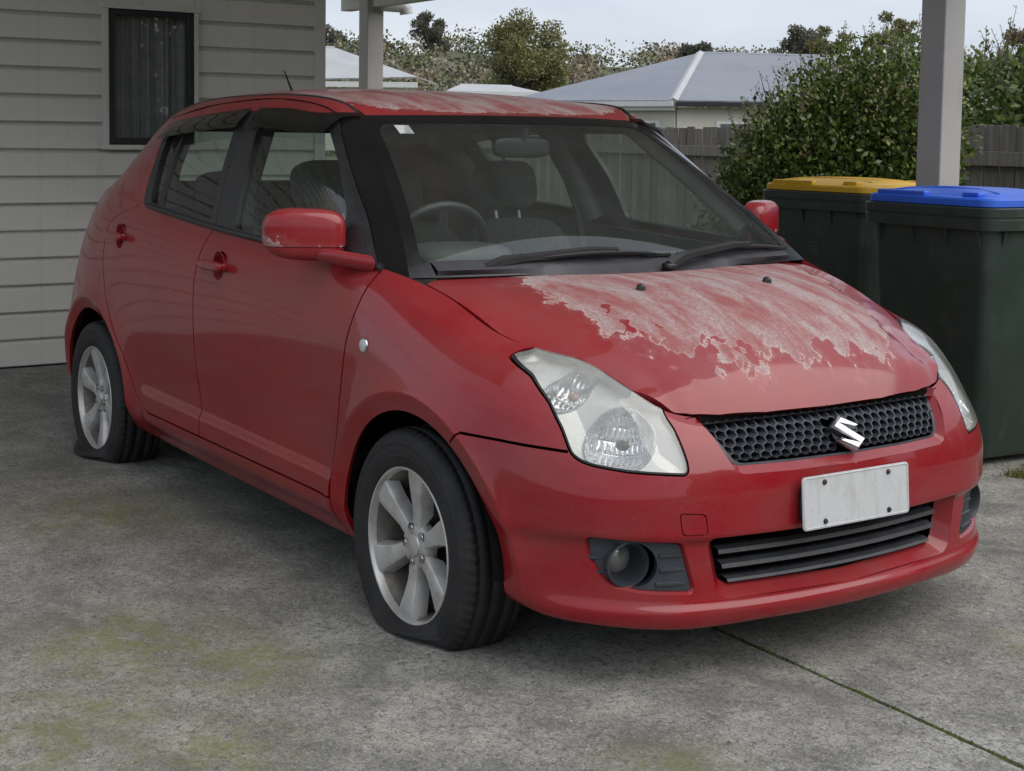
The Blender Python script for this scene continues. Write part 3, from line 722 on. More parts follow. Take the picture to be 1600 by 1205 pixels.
# ------------------------------------------------------------------ neighbouring houses
def quad(name, pts, m, parent, thick=.06):
    a, b, c = Vector(pts[0]), Vector(pts[1]), Vector(pts[2]); nrm = (b-a).cross(c-a).normalized()
    if nrm.z < 0: nrm = -nrm
    return MB().poly(pts, nrm*thick).build(name, m, parent)
E0, EL, ER = (-23.1, 19.62, 2.10), (-27.6, 18.0, 2.12), (-19.6, 26.6, 2.12)
RA, RB = (-26.0, 22.95, 3.45), (-23.6, 28.0, 3.42)
nh = empty('neighbour_house', E0); tag(nh, 'cream house with blue-grey hipped roof beyond the fence', 'house')
q = lambda p: tuple(np.array(p)-np.array(E0))
quad('roof', [q(EL), q(E0), q(RA)], MATS['blue_grey_roof'], nh)
quad('roof', [q(E0), q(ER), q(RB), q(RA)], MATS['blue_grey_roof'], nh)
MB().tube([q(E0), q(RA)], .12, 6).build('hip_cap', MATS['pale_roof'], nh, True)
MB().tube([q(RA), q(RB)], .09, 6).build('ridge_cap', MATS['blue_grey_roof'], nh, True)
dl = (Vector(EL)-Vector(E0)); dr = (Vector(ER)-Vector(E0)); dl.z = dr.z = 0; dl.normalize(); dr.normalize()
def strip(name, d, t0, t1, z, h, w, m, side):
    a = d*t0+side*.0; ang = math.atan2(d.y, d.x); c = d*((t0+t1)/2)+side
    return MB().box((c.x, c.y, z), (t1-t0, w, h), rot=ang).build(name, m, nh)
inw = (dl+dr).normalized()
strip('gutter', dl, 0, 4.6, -.02, .12, .12, MATS['white_gutter'], Vector((0, 0, 0)))
strip('gutter', dr, 0.05, 7.5, -.03, .11, .12, MATS['dark_aluminium'], Vector((0, 0, 0)))
strip('wall', dl, .4, 4.6, -1.1, 2.0, .1, MATS['cream_wall'], dr*.42)
strip('wall', dr, .46, 7.5, -1.1, 2.0, .1, MATS['cream_wall'], dl*.42)
strip('fascia', dl, .1, 4.6, -.13, .09, .06, MATS['white_gutter'], dr*.12)
for d, sd, t, w in ((dl, dr*.36, .75, .75), (dl, dr*.36, 2.2, .8), (dr, dl*.36, 1.35, 1.1), (dr, dl*.36, 3.4, 1.0)):
    f = strip('window', d, t, t+w, -.72, .62, .06, MATS['white_gutter'], sd)
    ang = math.atan2(d.y, d.x); c = d*(t+w/2)+sd*.86
    MB().box((c.x, c.y, -.72), (w-.14, .05, .5), rot=ang).build('pane', MATS['house_glass_dark'] if 'house_glass_dark' in MATS else plain('house_glass_dark', (.10, .11, .125), .15, var=.3, nscale=2), f)
def hip_house(label, a, b, ra, rb, wallm, roofm):
    t = empty('neighbour_house', a); tag(t, label, 'house'); q = lambda p: tuple(np.array(p)-np.array(a))
    av, bv = Vector(a), Vector(b); dd = (bv-av); back = Vector((dd.y, -dd.x, 0)).normalized()
    if back.dot(av-CAM) < 0: back = -back
    c2 = bv+back*7; c3 = av+back*7
    quad('roof', [q(a), q(b), q(rb), q(ra)], roofm, t); quad('roof', [q(b), q(c2), q(rb)], roofm, t); quad('roof', [q(a), q(ra), q(c3)], roofm, t)
    ang = math.atan2(dd.y, dd.x); c = dd/2
    MB().box((c.x, c.y, -.08), (dd.length, .14, .22), rot=ang).build('gutter', MATS['white_gutter'], t)
    c = c+back*.5; MB().box((c.x, c.y, -1.5), (dd.length-1, .2, 2.6), rot=ang).build('wall', wallm, t)
    MB().tube([q(ra), q(rb)], .10, 6).build('ridge_cap', roofm, t, True)
    return t
hip_house('pale grey hipped roof seen left and right of the far carport post', (-53.5, 22.0, 3.42), (-49.0, 27.95, 3.62), (-54.6, 24.0, 4.95), (-53.2, 26.3, 4.92), MATS['cream_wall'], MATS['pale_roof'])
hip_house('low pale roof just above the car roof left of the round tree', (-61.5, 37.0, 3.55), (-58.8, 41.2, 3.5), (-63.0, 38.8, 3.95), (-61.4, 41.0, 3.9), MATS['cream_wall'], MATS['pale_roof'])
# ------------------------------------------------------------------ car body surfaces (car frame: x forward, y left, z up, front axle x=0)
def pchip(xk,yk,x):
    xk=np.asarray(xk,float);yk=np.asarray(yk,float);x=np.asarray(x,float)
    h=np.diff(xk);d=np.diff(yk)/h
    m=np.zeros_like(yk)
    for i in range(1,len(xk)-1):
        if d[i-1]*d[i]>0:
            w1=2*h[i]+h[i-1];w2=h[i]+2*h[i-1]
            m[i]=(w1+w2)/(w1/d[i-1]+w2/d[i])
    m[0]=d[0];m[-1]=d[-1]
    i=np.clip(np.searchsorted(xk,x)-1,0,len(xk)-2)
    t=(x-xk[i])/h[i];t=np.clip(t,-.5,1.5)
    a=2*t**3-3*t**2+1;b=t**3-2*t**2+t;c=-2*t**3+3*t**2;e=t**3-t**2
    return a*yk[i]+b*h[i]*m[i]+c*yk[i+1]+e*h[i]*m[i+1]
def cspline(tk,Pk,t):
    # natural cubic spline, Pk (n,d)
    tk=np.asarray(tk,float);Pk=np.asarray(Pk,float);n=len(tk);h=np.diff(tk)
    A=np.zeros((n,n));R=np.zeros_like(Pk)
    A[0,0]=A[-1,-1]=1
    for i in range(1,n-1):
        A[i,i-1]=h[i-1];A[i,i]=2*(h[i-1]+h[i]);A[i,i+1]=h[i]
        R[i]=6*((Pk[i+1]-Pk[i])/h[i]-(Pk[i]-Pk[i-1])/h[i-1])
    M=np.linalg.solve(A,R)
    t=np.asarray(t,float);i=np.clip(np.searchsorted(tk,t)-1,0,n-2);hh=h[i][:,None];a=(tk[i+1]-t)[:,None];b=(t-tk[i])[:,None]
    return M[i]*a**3/(6*hh)+M[i+1]*b**3/(6*hh)+(Pk[i]/hh-M[i]*hh/6)*a+(Pk[i+1]/hh-M[i+1]*hh/6)*b
def smooth_axis(A,ax,sig,rep=1):
    r=int(3*sig)+1;k=np.exp(-.5*(np.arange(-r,r+1)/sig)**2);k/=k.sum()
    A=np.moveaxis(A,ax,0)
    P0=2*A[0]-A[1:r+1][::-1];P1=2*A[-1]-A[-r-1:-1][::-1]
    B=np.concatenate([P0,A,P1]);out=sum(k[j]*B[j:j+len(A)] for j in range(2*r+1))
    return np.moveaxis(out,0,ax)
REF=np.array([(.757,0),(.752,.15),(.736,.30),(.717,.42),(.69,.52),(.648,.598),(.59,.668),(.50,.737),(.38,.79),(.22,.822),(0,.835),(-.3,.84),(-.7,.842),(-1.2,.843),(-1.7,.843),(-2.1,.842),(-2.4,.842),(-2.65,.835),(-2.80,.80),(-2.89,.71),(-2.94,.55),(-2.965,.3),(-2.97,0)])
# station: ref index -> 12 (z,inset)
ST={
0:[(.20,.06),(.205,.028),(.247,.006),(.27,.012),(.395,.012),(.42,.002),(.50,0),(.56,.008),(.60,.025),(.63,.048),(.652,.075),(.668,.107)],
2:[(.20,.06),(.207,.028),(.247,.005),(.27,.012),(.395,.012),(.42,.002),(.50,0),(.56,.008),(.60,.024),(.632,.045),(.655,.070),(.671,.100)],
3:[(.20,.06),(.205,.028),(.250,.005),(.275,.012),(.397,.012),(.422,.002),(.50,0),(.56,.008),(.603,.024),(.637,.044),(.660,.066),(.678,.092)],
4:[(.203,.06),(.209,.03),(.253,.005),(.28,.012),(.398,.012),(.423,.002),(.50,0),(.56,.010),(.605,.028),(.642,.050),(.674,.076),(.697,.105)],
5:[(.207,.06),(.213,.035),(.257,.006),(.287,.012),(.40,.012),(.425,.002),(.50,0),(.56,.012),(.61,.034),(.655,.060),(.705,.092),(.742,.130)],
6:[(.213,.06),(.219,.04),(.260,.008),(.292,.012),(.40,.012),(.428,.002),(.50,0),(.57,.017),(.63,.050),(.69,.087),(.735,.122),(.770,.185)],
7:[(.217,.07),(.223,.045),(.262,.012),(.30,.012),(.40,.010),(.43,.003),(.51,0),(.58,.012),(.65,.04),(.71,.08),(.757,.128),(.795,.205)],
8:[(.235,.08),(.24,.05),(.268,.02),(.305,.014),(.40,.010),(.44,.004),(.53,0),(.60,.004),(.67,.016),(.73,.046),(.782,.10),(.812,.175)],
9:[(.23,.10),(.235,.06),(.265,.032),(.31,.02),(.40,.012),(.46,.006),(.55,0),(.63,.002),(.71,.014),(.765,.042),(.81,.09),(.84,.15)],
10:[(.215,.10),(.22,.06),(.255,.038),(.30,.024),(.39,.014),(.46,.007),(.55,0),(.64,0),(.73,.008),(.80,.03),(.867,.08),(.912,.147)],
11:[(.207,.10),(.213,.065),(.24,.048),(.275,.028),(.32,.014),(.45,.012),(.55,.006),(.65,.001),(.75,.0),(.84,.012),(.92,.042),(.973,.085)],
12:[(.21,.10),(.216,.065),(.243,.048),(.278,.028),(.323,.014),(.45,.014),(.55,.009),(.65,.003),(.75,0),(.85,.006),(.93,.024),(.99,.054)],
13:[(.212,.10),(.218,.065),(.245,.048),(.28,.028),(.325,.014),(.45,.016),(.55,.010),(.65,.003),(.75,0),(.86,.004),(.95,.020),(1.012,.044)],
14:[(.215,.10),(.221,.065),(.248,.048),(.28,.028),(.328,.014),(.45,.016),(.55,.010),(.65,.003),(.76,0),(.88,.004),(.98,.020),(1.044,.046)],
15:[(.22,.10),(.226,.065),(.25,.048),(.285,.028),(.33,.014),(.45,.010),(.55,.004),(.66,.0),(.78,0),(.90,.008),(1.0,.028),(1.072,.058)],
16:[(.225,.10),(.23,.06),(.26,.04),(.30,.02),(.36,.008),(.45,.002),(.56,0),(.68,.0),(.79,.006),(.90,.02),(1.0,.046),(1.083,.085)],
17:[(.24,.10),(.245,.05),(.28,.02),(.33,.006),(.40,0),(.48,0),(.58,.006),(.69,.014),(.79,.028),(.90,.052),(1.0,.092),(1.083,.14)],
18:[(.25,.10),(.255,.05),(.29,.015),(.34,.004),(.42,0),(.50,0),(.60,.012),(.70,.028),(.80,.05),(.90,.08),(1.0,.115),(1.075,.155)],
20:[(.25,.10),(.255,.05),(.29,.015),(.34,.004),(.42,0),(.50,0),(.60,.02),(.70,.04),(.80,.07),(.90,.10),(1.0,.14),(1.06,.18)],
22:[(.25,.10),(.255,.05),(.29,.015),(.34,.004),(.42,0),(.50,0),(.60,.02),(.70,.04),(.80,.07),(.90,.10),(1.0,.15),(1.05,.19)],
}
for _k in (0,2,3,4,5,6,7):
    _l=ST[_k]; _l[2]=(_l[2][0],0.0 if _k<7 else .006); _l[1]=(_l[1][0],min(_l[1][1],.017)); _l[3]=(_l[2][0]+.014,.011); _l[4]=(_l[4][0]+.004,.015); _l[5]=(_l[5][0],0.0)
FW=(.035,.282,.352);RW=(-2.405,.282,.358)   # arch centre x,z,radius
def body_grid(nu=620,nv=130):
    seg=np.concatenate([[0],np.cumsum(np.linalg.norm(np.diff(REF,axis=0),axis=1))])
    # mirror start/end for symmetric tangents
    rx=np.concatenate([REF[2:0:-1]*[1,-1],REF,REF[-2:-4:-1]*[1,-1]])
    sg=np.concatenate([[-seg[2],-seg[1]],seg,[2*seg[-1]-seg[-2],2*seg[-1]-seg[-3]]])
    s=np.linspace(0,seg[-1],nu)
    pl=cspline(sg,rx,s);e=1e-4
    tg=(cspline(sg,rx,s+e)-cspline(sg,rx,s-e));tg/=np.linalg.norm(tg,axis=1)[:,None]
    nr=np.stack([tg[:,1],-tg[:,0]],1)      # outward (x,|y|)
    sk=[seg[k] for k in ST];lev=np.array([ST[k] for k in ST])  # (ns,12,2)
    L=np.stack([[pchip(sk,lev[:,j,c],s) for c in range(2)] for j in range(12)])  # (12,2,nu)
    # smooth along s
    L=smooth_axis(L,2,6.)
    # resample in v by arclength of mean profile
    t=np.linspace(0,1,nv);out=np.zeros((nu,nv,2))
    for i in range(nu):
        z=L[:,0,i];q=L[:,1,i];a=np.concatenate([[0],np.cumsum(np.hypot(np.diff(z),np.diff(q)))]);a/=a[-1]
        out[i,:,0]=pchip(a,z,t);out[i,:,1]=pchip(a,q,t)
    out=smooth_axis(out,1,1.6)
    P=np.zeros((nu,nv,3))
    P[...,0]=pl[:,None,0]-nr[:,None,0]*out[...,1]
    P[...,1]=-(pl[:,None,1]-nr[:,None,1]*out[...,1])
    P[...,2]=out[...,0]
    P[0,:,1]=0;P[-1,:,1]=0
    return P
def gnormals(P):
    du=np.gradient(P,axis=0);dv=np.gradient(P,axis=1)
    n=np.cross(dv,du);n/=np.linalg.norm(n,axis=2)[...,None]+1e-12
    return n
def displace(P):
    N=gnormals(P);x,y,z=P[...,0],P[...,1],P[...,2]
    d=np.zeros(x.shape)
    side=np.clip((-y-.60)/.12,0,1)
    for cx,cz,R in(FW,RW):
        r=np.hypot(x-cx,z-cz);c=R+.048
        out=np.exp(-np.clip(r-c,0,9)/.045)*np.clip(1-(r-c)/.2,0,1)
        f=np.where(r>c,.016*out,.016-(c-r)*.42)
        f=np.where(r<R-.03,.016-(.078)*.42,f)
        up=np.clip((z-.24)/.10,0,1)
        d+=f*side*up
    # door lower bevel
    fx=np.clip((x+1.88)/.06,0,1)*np.clip((-.33-x)/.05,0,1)
    zc=.392+.012*np.clip((-x-.4)/1.4,0,1)
    b=np.clip((zc+.018-z)/.03,0,1);b=b*b*(3-2*b)
    d+=fx*b*.012*np.clip((z-.26)/.04,0,1)
    return P+N*d[...,None]
GX=[-.15,-.33,-.7,-1.1,-1.5,-1.9,-2.18,-2.40,-2.56,-2.69,-2.75]
GT=[(-.79,.525,1.382),(-.86,.548,1.420),(-1.05,.565,1.443),(-1.30,.572,1.452),(-1.60,.572,1.450),(-1.95,.565,1.435),(-2.2,.55,1.405),(-2.38,.52,1.37),(-2.47,.46,1.352),(-2.53,.36,1.36),(-2.56,.2,1.37),(-2.57,0,1.375)]
def gh_grid(P,nu=330,nv=60):
    T=P[:,-1];xs=T[:,0]
    idx=[np.interp(-x,-xs,np.arange(len(xs))) for x in GX]+[len(xs)-1]
    gt=np.array(GT)*[1,-1,1]
    seg=np.concatenate([[0],np.cumsum(np.linalg.norm(np.diff(gt,axis=0),axis=1))])
    bot=np.array([[np.interp(i,np.arange(len(xs)),T[:,c]) for c in range(3)] for i in idx])
    segb=np.concatenate([[0],np.cumsum(np.linalg.norm(np.diff(bot,axis=0),axis=1))])
    tk=np.linspace(0,1,len(gt));tk=(seg/seg[-1]+segb/segb[-1])/2
    t=np.linspace(0,1,nu)
    top=np.stack([pchip(tk,gt[:,c],t) for c in range(3)],1);top=smooth_axis(top,0,4.)
    ii=pchip(tk,idx,t);ii=smooth_axis(ii[:,None],0,4.)[:,0]
    b=np.stack([np.interp(ii,np.arange(len(xs)),T[:,c]) for c in range(3)],1)
    w=np.linspace(0,1,nv)
    bul=pchip([0,.12,.25,.5,.75,.86,.96,1],[0,.012,.022,.032,.033,.028,.017,0],w)
    G=b[:,None]*(1-w[None,:,None])+top[:,None]*w[None,:,None]
    d=np.gradient(b,axis=0);d[:,2]=0;nr=np.stack([-d[:,1],d[:,0],0*d[:,0]],1);nr/=np.linalg.norm(nr,axis=1)[:,None]
    nr=-nr if nr[nu//3,1]>0 else nr
    fade=np.clip(t/.04,.25,1)*(1-.6*np.clip((t-.6)/.15,0,1))
    G=G+nr[:,None]*(bul[None,:,None]*fade[:,None,None])
    G[-1,:,1]=0
    return G
CAR_Z = -.0642
car = empty('hatchback_car', (0, 0, CAR_Z)); tag(car, 'worn red five-door hatchback with peeling bonnet paint and flat tyres', 'car')

B = body_grid(); 
_seg = np.concatenate([[0], np.cumsum(np.linalg.norm(np.diff(REF, axis=0), axis=1))]); BS = np.linspace(0, _seg[-1], len(B))
B = displace(B); BN = gnormals(B)
G = gh_grid(B)
w_ = np.linspace(0, 1, G.shape[1])
pil = np.clip(1-np.arange(G.shape[0])/34., 0, 1)[:, None]**2*(4*w_*(1-w_))[None]
G[..., 0] += .035*pil; G[..., 1] += .008*pil
GN = gnormals(G)

def grid_D(P, Nn, s):
    nu, nv = P.shape[:2]
    D = np.concatenate([P.reshape(-1, 3), Nn.reshape(-1, 3), np.repeat(s, nv)[:, None]], 1)
    i = np.arange(nu-1)[:, None]*nv; j = np.arange(nv-1)[None]
    a, b, c, d = (i+j).ravel(), (i+j+1).ravel(), (i+nv+j+1).ravel(), (i+nv+j).ravel()
    return D, np.concatenate([np.stack([a, b, c], 1), np.stack([a, c, d], 1)])
def clip(D, F, field):
    f = field(D); ins = f <= 0; n = ins[F].sum(1)
    keep = F[n == 3]; new = []; extra = []
    base = len(D); edge_ids = {}
    for cnt in (1, 2):
        T = F[n == cnt]
        if len(T) == 0: continue
        m_ = ins[T] if cnt == 1 else ~ins[T]
        k = m_.argmax(1); r = np.arange(len(T)); T = np.stack([T[r, k], T[r, (k+1) % 3], T[r, (k+2) % 3]], 1)
        new.append((cnt, T))
    pairs = [np.sort(T[:, [0, q]], 1) for _, T in new for q in (1, 2)]
    if pairs:
        al = np.concatenate(pairs); uq, inv = np.unique(al, axis=0, return_inverse=True); inv = inv.ravel()
        fa, fb = f[uq[:, 0]], f[uq[:, 1]]; t = (fa/(fa-fb))[:, None]
        D = np.concatenate([D, D[uq[:, 0]]*(1-t)+D[uq[:, 1]]*t])
        o = 0; out = [keep]
        for cnt, T in new:
            e1 = base+inv[o:o+len(T)]; e2 = base+inv[o+len(T):o+2*len(T)]; o += 2*len(T)
            if cnt == 1: out.append(np.stack([T[:, 0], e1, e2], 1))
            else: out += [np.stack([T[:, 1], T[:, 2], e2], 1), np.stack([T[:, 1], e2, e1], 1)]
        keep = np.concatenate(out)
    used = np.unique(keep); mp_ = np.full(len(D), -1); mp_[used] = np.arange(len(used))
    return D[used], mp_[keep]
def boundary(F):
    e = np.concatenate([F[:, [0, 1]], F[:, [1, 2]], F[:, [2, 0]]]); s = np.sort(e, 1)
    _, idx, cnt = np.unique(s, axis=0, return_index=True, return_counts=True)
    return e[idx[cnt == 1]]
def shell(D, F, depth=.014, mirror=False, both=False, offset=0.0, skip=None):
    """surface + inward folded edge; returns V, F(tri)"""
    P = D[:, :3]+D[:, 3:6]*offset; nn = D[:, 3:6]
    E = boundary(F); E = E[~((np.abs(P[E[:, 0], 1]) < 1e-4) & (np.abs(P[E[:, 1], 1]) < 1e-4))]
    if skip is not None: E = E[~(skip(P[E[:, 0]]) & skip(P[E[:, 1]]))]
    V, T = P, F
    if depth and len(E):
        ids = np.unique(E); k = {int(v): i for i, v in enumerate(ids)}; m = len(ids); b = len(P)
        a0 = np.array([k[int(v)] for v in E[:, 0]]); a1 = np.array([k[int(v)] for v in E[:, 1]])
        r1 = P[ids]-nn[ids]*.0012; 
        V = np.concatenate([P, P[ids], P[ids]-nn[ids]*depth])
        T = np.concatenate([F, np.stack([b+a1, b+a0, b+m+a0], 1), np.stack([b+a1, b+m+a0, b+m+a1], 1)])
    if both:
        Vm = V*[1, -1, 1]; T2 = T[:, ::-1]+len(V); Vb = np.concatenate([V, Vm]); Tb = np.concatenate([T, T2])
        z = np.where(np.abs(Vb[:, 1]) < 1e-4)[0]                       # weld the centre line
        if len(z):
            key = np.round(Vb[z][:, [0, 2]], 5); _, fi, iv = np.unique(key, axis=0, return_index=True, return_inverse=True)
            mp_ = np.arange(len(Vb)); mp_[z] = z[fi[iv.ravel()]]; Tb = mp_[Tb]
        return Vb, Tb
    if mirror: return V*[1, -1, 1], T[:, ::-1]
    return V, T
def poly_sd(x, y, poly):
    """signed distance to polygon, negative inside"""
    p = np.asarray(poly, float); q = np.roll(p, -1, 0); d2 = np.full(len(x), 9e9); inside = np.zeros(len(x), bool)
    for (ax, ay), (bx, by) in zip(p, q):
        ex, ey = bx-ax, by-ay; wx, wy = x-ax, y-ay; t = np.clip((wx*ex+wy*ey)/(ex*ex+ey*ey+1e-12), 0, 1)
        d2 = np.minimum(d2, (wx-ex*t)**2+(wy-ey*t)**2)
        c = (ay > y) != (by > y)
        with np.errstate(divide='ignore', invalid='ignore'): inside ^= c & (x < (bx-ax)*(y-ay)/(by-ay)+ax)
    return np.where(inside, -1, 1)*np.sqrt(d2)
def rounded(poly, r, n=4):
    """polygon with filleted corners"""
    P = [Vector((a, b)) for a, b in poly]; out = []
    for i, p in enumerate(P):
        a, b = P[i-1]-p, P[(i+1) % len(P)]-p; k = min(r, a.length*.45, b.length*.45); s, e = p+a.normalized()*k, p+b.normalized()*k
        for j in range(n+1):
            t = j/n; out.append(tuple(s*(1-t)**2+p*2*t*(1-t)+e*t*t))
    return out
BF = B.reshape(-1, 3)
def s_of(p): return BS[np.argmin(((BF-np.array(p))**2).sum(1))//B.shape[1]]
def sz(pts): return [(s_of(p), p[2]) for p in pts]
X, Y, Z, S = (lambda D: D[:, 0]), (lambda D: D[:, 1]), (lambda D: D[:, 2]), (lambda D: D[:, 6])

GAP = .0034
dF = lambda z: pchip([.2, .325, .403, .583, .762, .845, .881, .945, 1.0], [-.358, -.357, -.349, -.318, -.281, -.262, -.255, -.250, -.248], z)
dM = lambda z: pchip([.2, .325, .402, .496, .60, .794, .912, 1.016, 1.06], [-1.300, -1.300, -1.304, -1.33, -1.345, -1.343, -1.322, -1.268, -1.235], z)
dR = lambda z: pchip([.2, .334, .352, .383, .44, .518, .641, .756, .88, .955, .99, 1.02, 1.05, 1.09], [-1.74, -1.78, -1.86, -1.925, -1.975, -2.04, -2.155, -2.232, -2.262, -2.262, -2.225, -2.14, -2.02, -1.9], z)
ZB = .333
arch = lambda A, D, k=0: A[2]+k-np.hypot(X(D)-A[0], Z(D)-A[1])
HLP = [(.294, -.697, .801), (.297, -.672, .811), (.309, -.645, .813)]
HLQ = [(.608, -.477, .689), (.624, -.478, .674), (.639, -.476, .66), (.662, -.475, .63), (.683, -.474, .594), (.690, -.476, .574), (.689, -.484, .566), (.672, -.527, .569), (.626, -.599, .574), (.573, -.655, .584), (.546, -.676, .592), (.530, -.683, .606), (.492, -.686, .657), (.444, -.688, .712), (.379, -.696, .765)]
hl = sz(HLP); hq = sz(HLQ)
HL = [hl[0], hl[1], (hl[2][0], hl[2][1]+.002), (hl[2][0]-.02, .90), (hq[0][0]-.004, .90)]+hq
HL = rounded(HL, .012, 3)
hl_sd = lambda D: poly_sd(S(D), Z(D), HL)
s_tip = hl[0][0]; s_end = s_of((.523, -.690, .609)); s_arc = s_of((.271, -.821, .623)); s_in = s_of((.225, -.822, .590)); s_c = s_of((.035, -.835, .5))
seam = lambda s: np.interp(s, [s_end-.03, s_end-.004, s_end, s_of((.481, -.725, .613)), s_of((.378, -.784, .622)), s_arc, s_in, s_c], [2., 2., .610, .614, .621, .623, .590, -.5])
FOG = rounded(sz([(.578, -.671, .415), (.6, -.648, .414), (.689, -.492, .402), (.696, -.461, .298), (.648, -.576, .306), (.616, -.621, .318), (.594, -.645, .341), (.58, -.662, .377)]), .010, 3)
fog_sd = lambda D: poly_sd(S(D), Z(D), FOG)
def sym(half): return half+[(-y, z) for y, z in half[::-1] if abs(y) > 1e-6]
GRO = rounded(sym([(-.409, .74), (-.401, .672), (-.374, .602), (-.357, .568), (-.338, .558), (-.2, .5555), (0, .5545)]), .012, 4)
GRI = rounded(sym([(-.404, .74), (-.391, .672), (-.364, .606), (-.349, .580), (-.332, .5725), (-.2, .571), (0, .570)]), .012, 4)
LGO = rounded([(-.424, .417), (-.400, .288), (-.375, .269), (0, .264), (.375, .269), (.400, .288), (.424, .417)], .016, 4)
LGI = rounded([(-.388, .406), (-.366, .306), (-.347, .293), (0, .2845), (.347, .293), (.366, .306), (.388, .406)], .014, 4)
front = lambda D: X(D) > .45
def yz_sd(D, poly): return np.where(X(D) > .5, poly_sd(Y(D), Z(D), poly), 1.0)
CAP = rounded(sz([(.696, -.502, .481), (.713, -.440, .475), (.713, -.432, .428), (.697, -.494, .430)]), .008, 3)
cap_sd = lambda D: poly_sd(S(D), Z(D), CAP)

D0, F0 = grid_D(B, BN, BS)
RED = MATS['red_paint']
def trim(D, F, *fields):
    for f in fields: D, F = clip(D, F, f)
    return D, F
# -- front bumper
fbf = [lambda D: S(D)-s_c, lambda D: Z(D)-(seam(S(D))-GAP), lambda D: arch(FW, D), lambda D: -(hl_sd(D)-.0035), lambda D: -yz_sd(D, GRO), lambda D: -yz_sd(D, LGO), lambda D: -(fog_sd(D)-.010)]
fbl = trim(D0, F0, *fbf); fbr = clip(*fbl, lambda D: -(cap_sd(D)-.0012))
(Va, Fa), (Vb_, Fb_) = shell(*fbr, depth=.016), shell(*fbl, depth=.016, mirror=True)
V = np.concatenate([Va, Vb_]); F = np.concatenate([Fa, Fb_+len(Va)]); zc_ = np.where(np.abs(V[:, 1]) < 1e-4)[0]
_, fi, iv_ = np.unique(np.round(V[zc_][:, [0, 2]], 5), axis=0, return_index=True, return_inverse=True); mp_ = np.arange(len(V)); mp_[zc_] = zc_[fi[iv_.ravel()]]; F = mp_[F]
bumper = tri_obj('front_bumper', V, F, RED, car)
cp_ = trim(D0, F0, lambda D: S(D)-s_c, lambda D: cap_sd(D)+.0012); V, F = shell(*cp_, depth=.006); tri_obj('tow_eye_cover', V, F, RED, bumper)
def front_pt(y, z):
    k = np.argsort((BF[:, 1]+abs(y))**2+(BF[:, 2]-z)**2+np.where(BF[:, 0] < .4, 9, 0))[:4]; w = 1/(((BF[k, 1]+abs(y))**2+(BF[k, 2]-z)**2)+1e-7); return float((BF[k, 0]*w).sum()/w.sum())
def ring_between(po, pi, depth, zmax=9, name='surround', close=False):
    """bevelled surround from an outer outline on the skin to an inner outline set back by depth"""
    n = len(po); V = []
    for y, z in po: V.append((front_pt(y, min(z, .668))-.0005, y, z))
    for y, z in pi: V.append((front_pt(y, min(z, .668))-depth, y, z))
    F = [(k, (k+1) % n, n+(k+1) % n, n+k) for k in range(n) if max(po[k][1], po[(k+1) % n][1]) < zmax]
    F = [f[::-1] for f in F]
    return V, F
V, F = ring_between(GRO, GRI, .022, .70); tri_obj('grille_surround', V, F, RED, bumper)
V, F = ring_between(LGO, LGI, .040); tri_obj('intake_surround', V, F, RED, bumper)
# -- front wings
fe_ = trim(D0, F0, lambda D: -(X(D)-dF(Z(D))-GAP), lambda D: (seam(S(D))+GAP)-Z(D), lambda D: arch(FW, D), lambda D: -(hl_sd(D)-.0035))
# -- doors
HND = ((-1.160, .905), (-2.094, .940))
scoop = lambda D, c: .0455-np.hypot(X(D)-c[0]-.010, Z(D)-c[1])
dfr = trim(D0, F0, lambda D: scoop(D, HND[0]), lambda D: X(D)-dF(Z(D))+GAP, lambda D: dM(Z(D))+GAP-X(D), lambda D: ZB+GAP-Z(D))
drr = trim(D0, F0, lambda D: scoop(D, HND[1]), lambda D: X(D)-dM(Z(D))+GAP, lambda D: np.maximum(dR(Z(D))+GAP-X(D), ZB+GAP-Z(D)))
# -- shell: sills and rear quarters
s_rb = s_of((-2.79, -.80, .5))
bs = trim(D0, F0, lambda D: X(D)-dF(Z(D)), lambda D: np.minimum(X(D)-dR(Z(D))+GAP, Z(D)-ZB+GAP), lambda D: arch(RW, D), lambda D: arch(FW, D), lambda D: -np.maximum(s_rb+.003-S(D), Z(D)-.604))
rb = trim(D0, F0, lambda D: s_rb-S(D), lambda D: Z(D)-.600)
DG, FG = grid_D(G, GN, np.linspace(0, 1, len(G)))
zwt = lambda x: pchip([-2.6, -2.3, -2.12, -1.99, -1.85, -1.47, -1.32, -1.1, -.87, -.80, -.5], [1.0, 1.24, 1.330, 1.356, 1.368, 1.392, 1.398, 1.395, 1.379, 1.379, 1.379], x)
xre = lambda z: pchip([.9, 1.055, 1.075, 1.107, 1.194, 1.30, 1.345, 1.5], [-1.90, -1.925, -1.955, -1.966, -1.995, -2.06, -2.10, -2.25], z)
rsc = lambda D: np.where(X(D) < -2.4, np.maximum(np.abs(Y(D))-.50+.25*(Z(D)-1.1), np.maximum(1.12-Z(D), Z(D)-1.335)), 1.0)
gred = trim(DG, FG, lambda D: -np.maximum(Z(D)-zwt(X(D)), xre(Z(D))-X(D)), lambda D: -rsc(D))
rsg = trim(DG, FG, rsc)
V, F = None, None
parts = [shell(*bs, depth=.014, both=True), shell(*gred, depth=.010, both=True)]
V = np.concatenate([parts[0][0], parts[1][0]]); F = np.concatenate([parts[0][1], parts[1][1]+len(parts[0][0])])
body = tri_obj('body_shell', V, F, RED, car)
V, F = shell(*rb, depth=.014, both=True); tri_obj('rear_bumper', V, F, RED, car)
V, F = shell(*rsg, depth=0, both=True, offset=-.006); tri_obj('rear_screen', V, F, MATS['side_glass'], car)

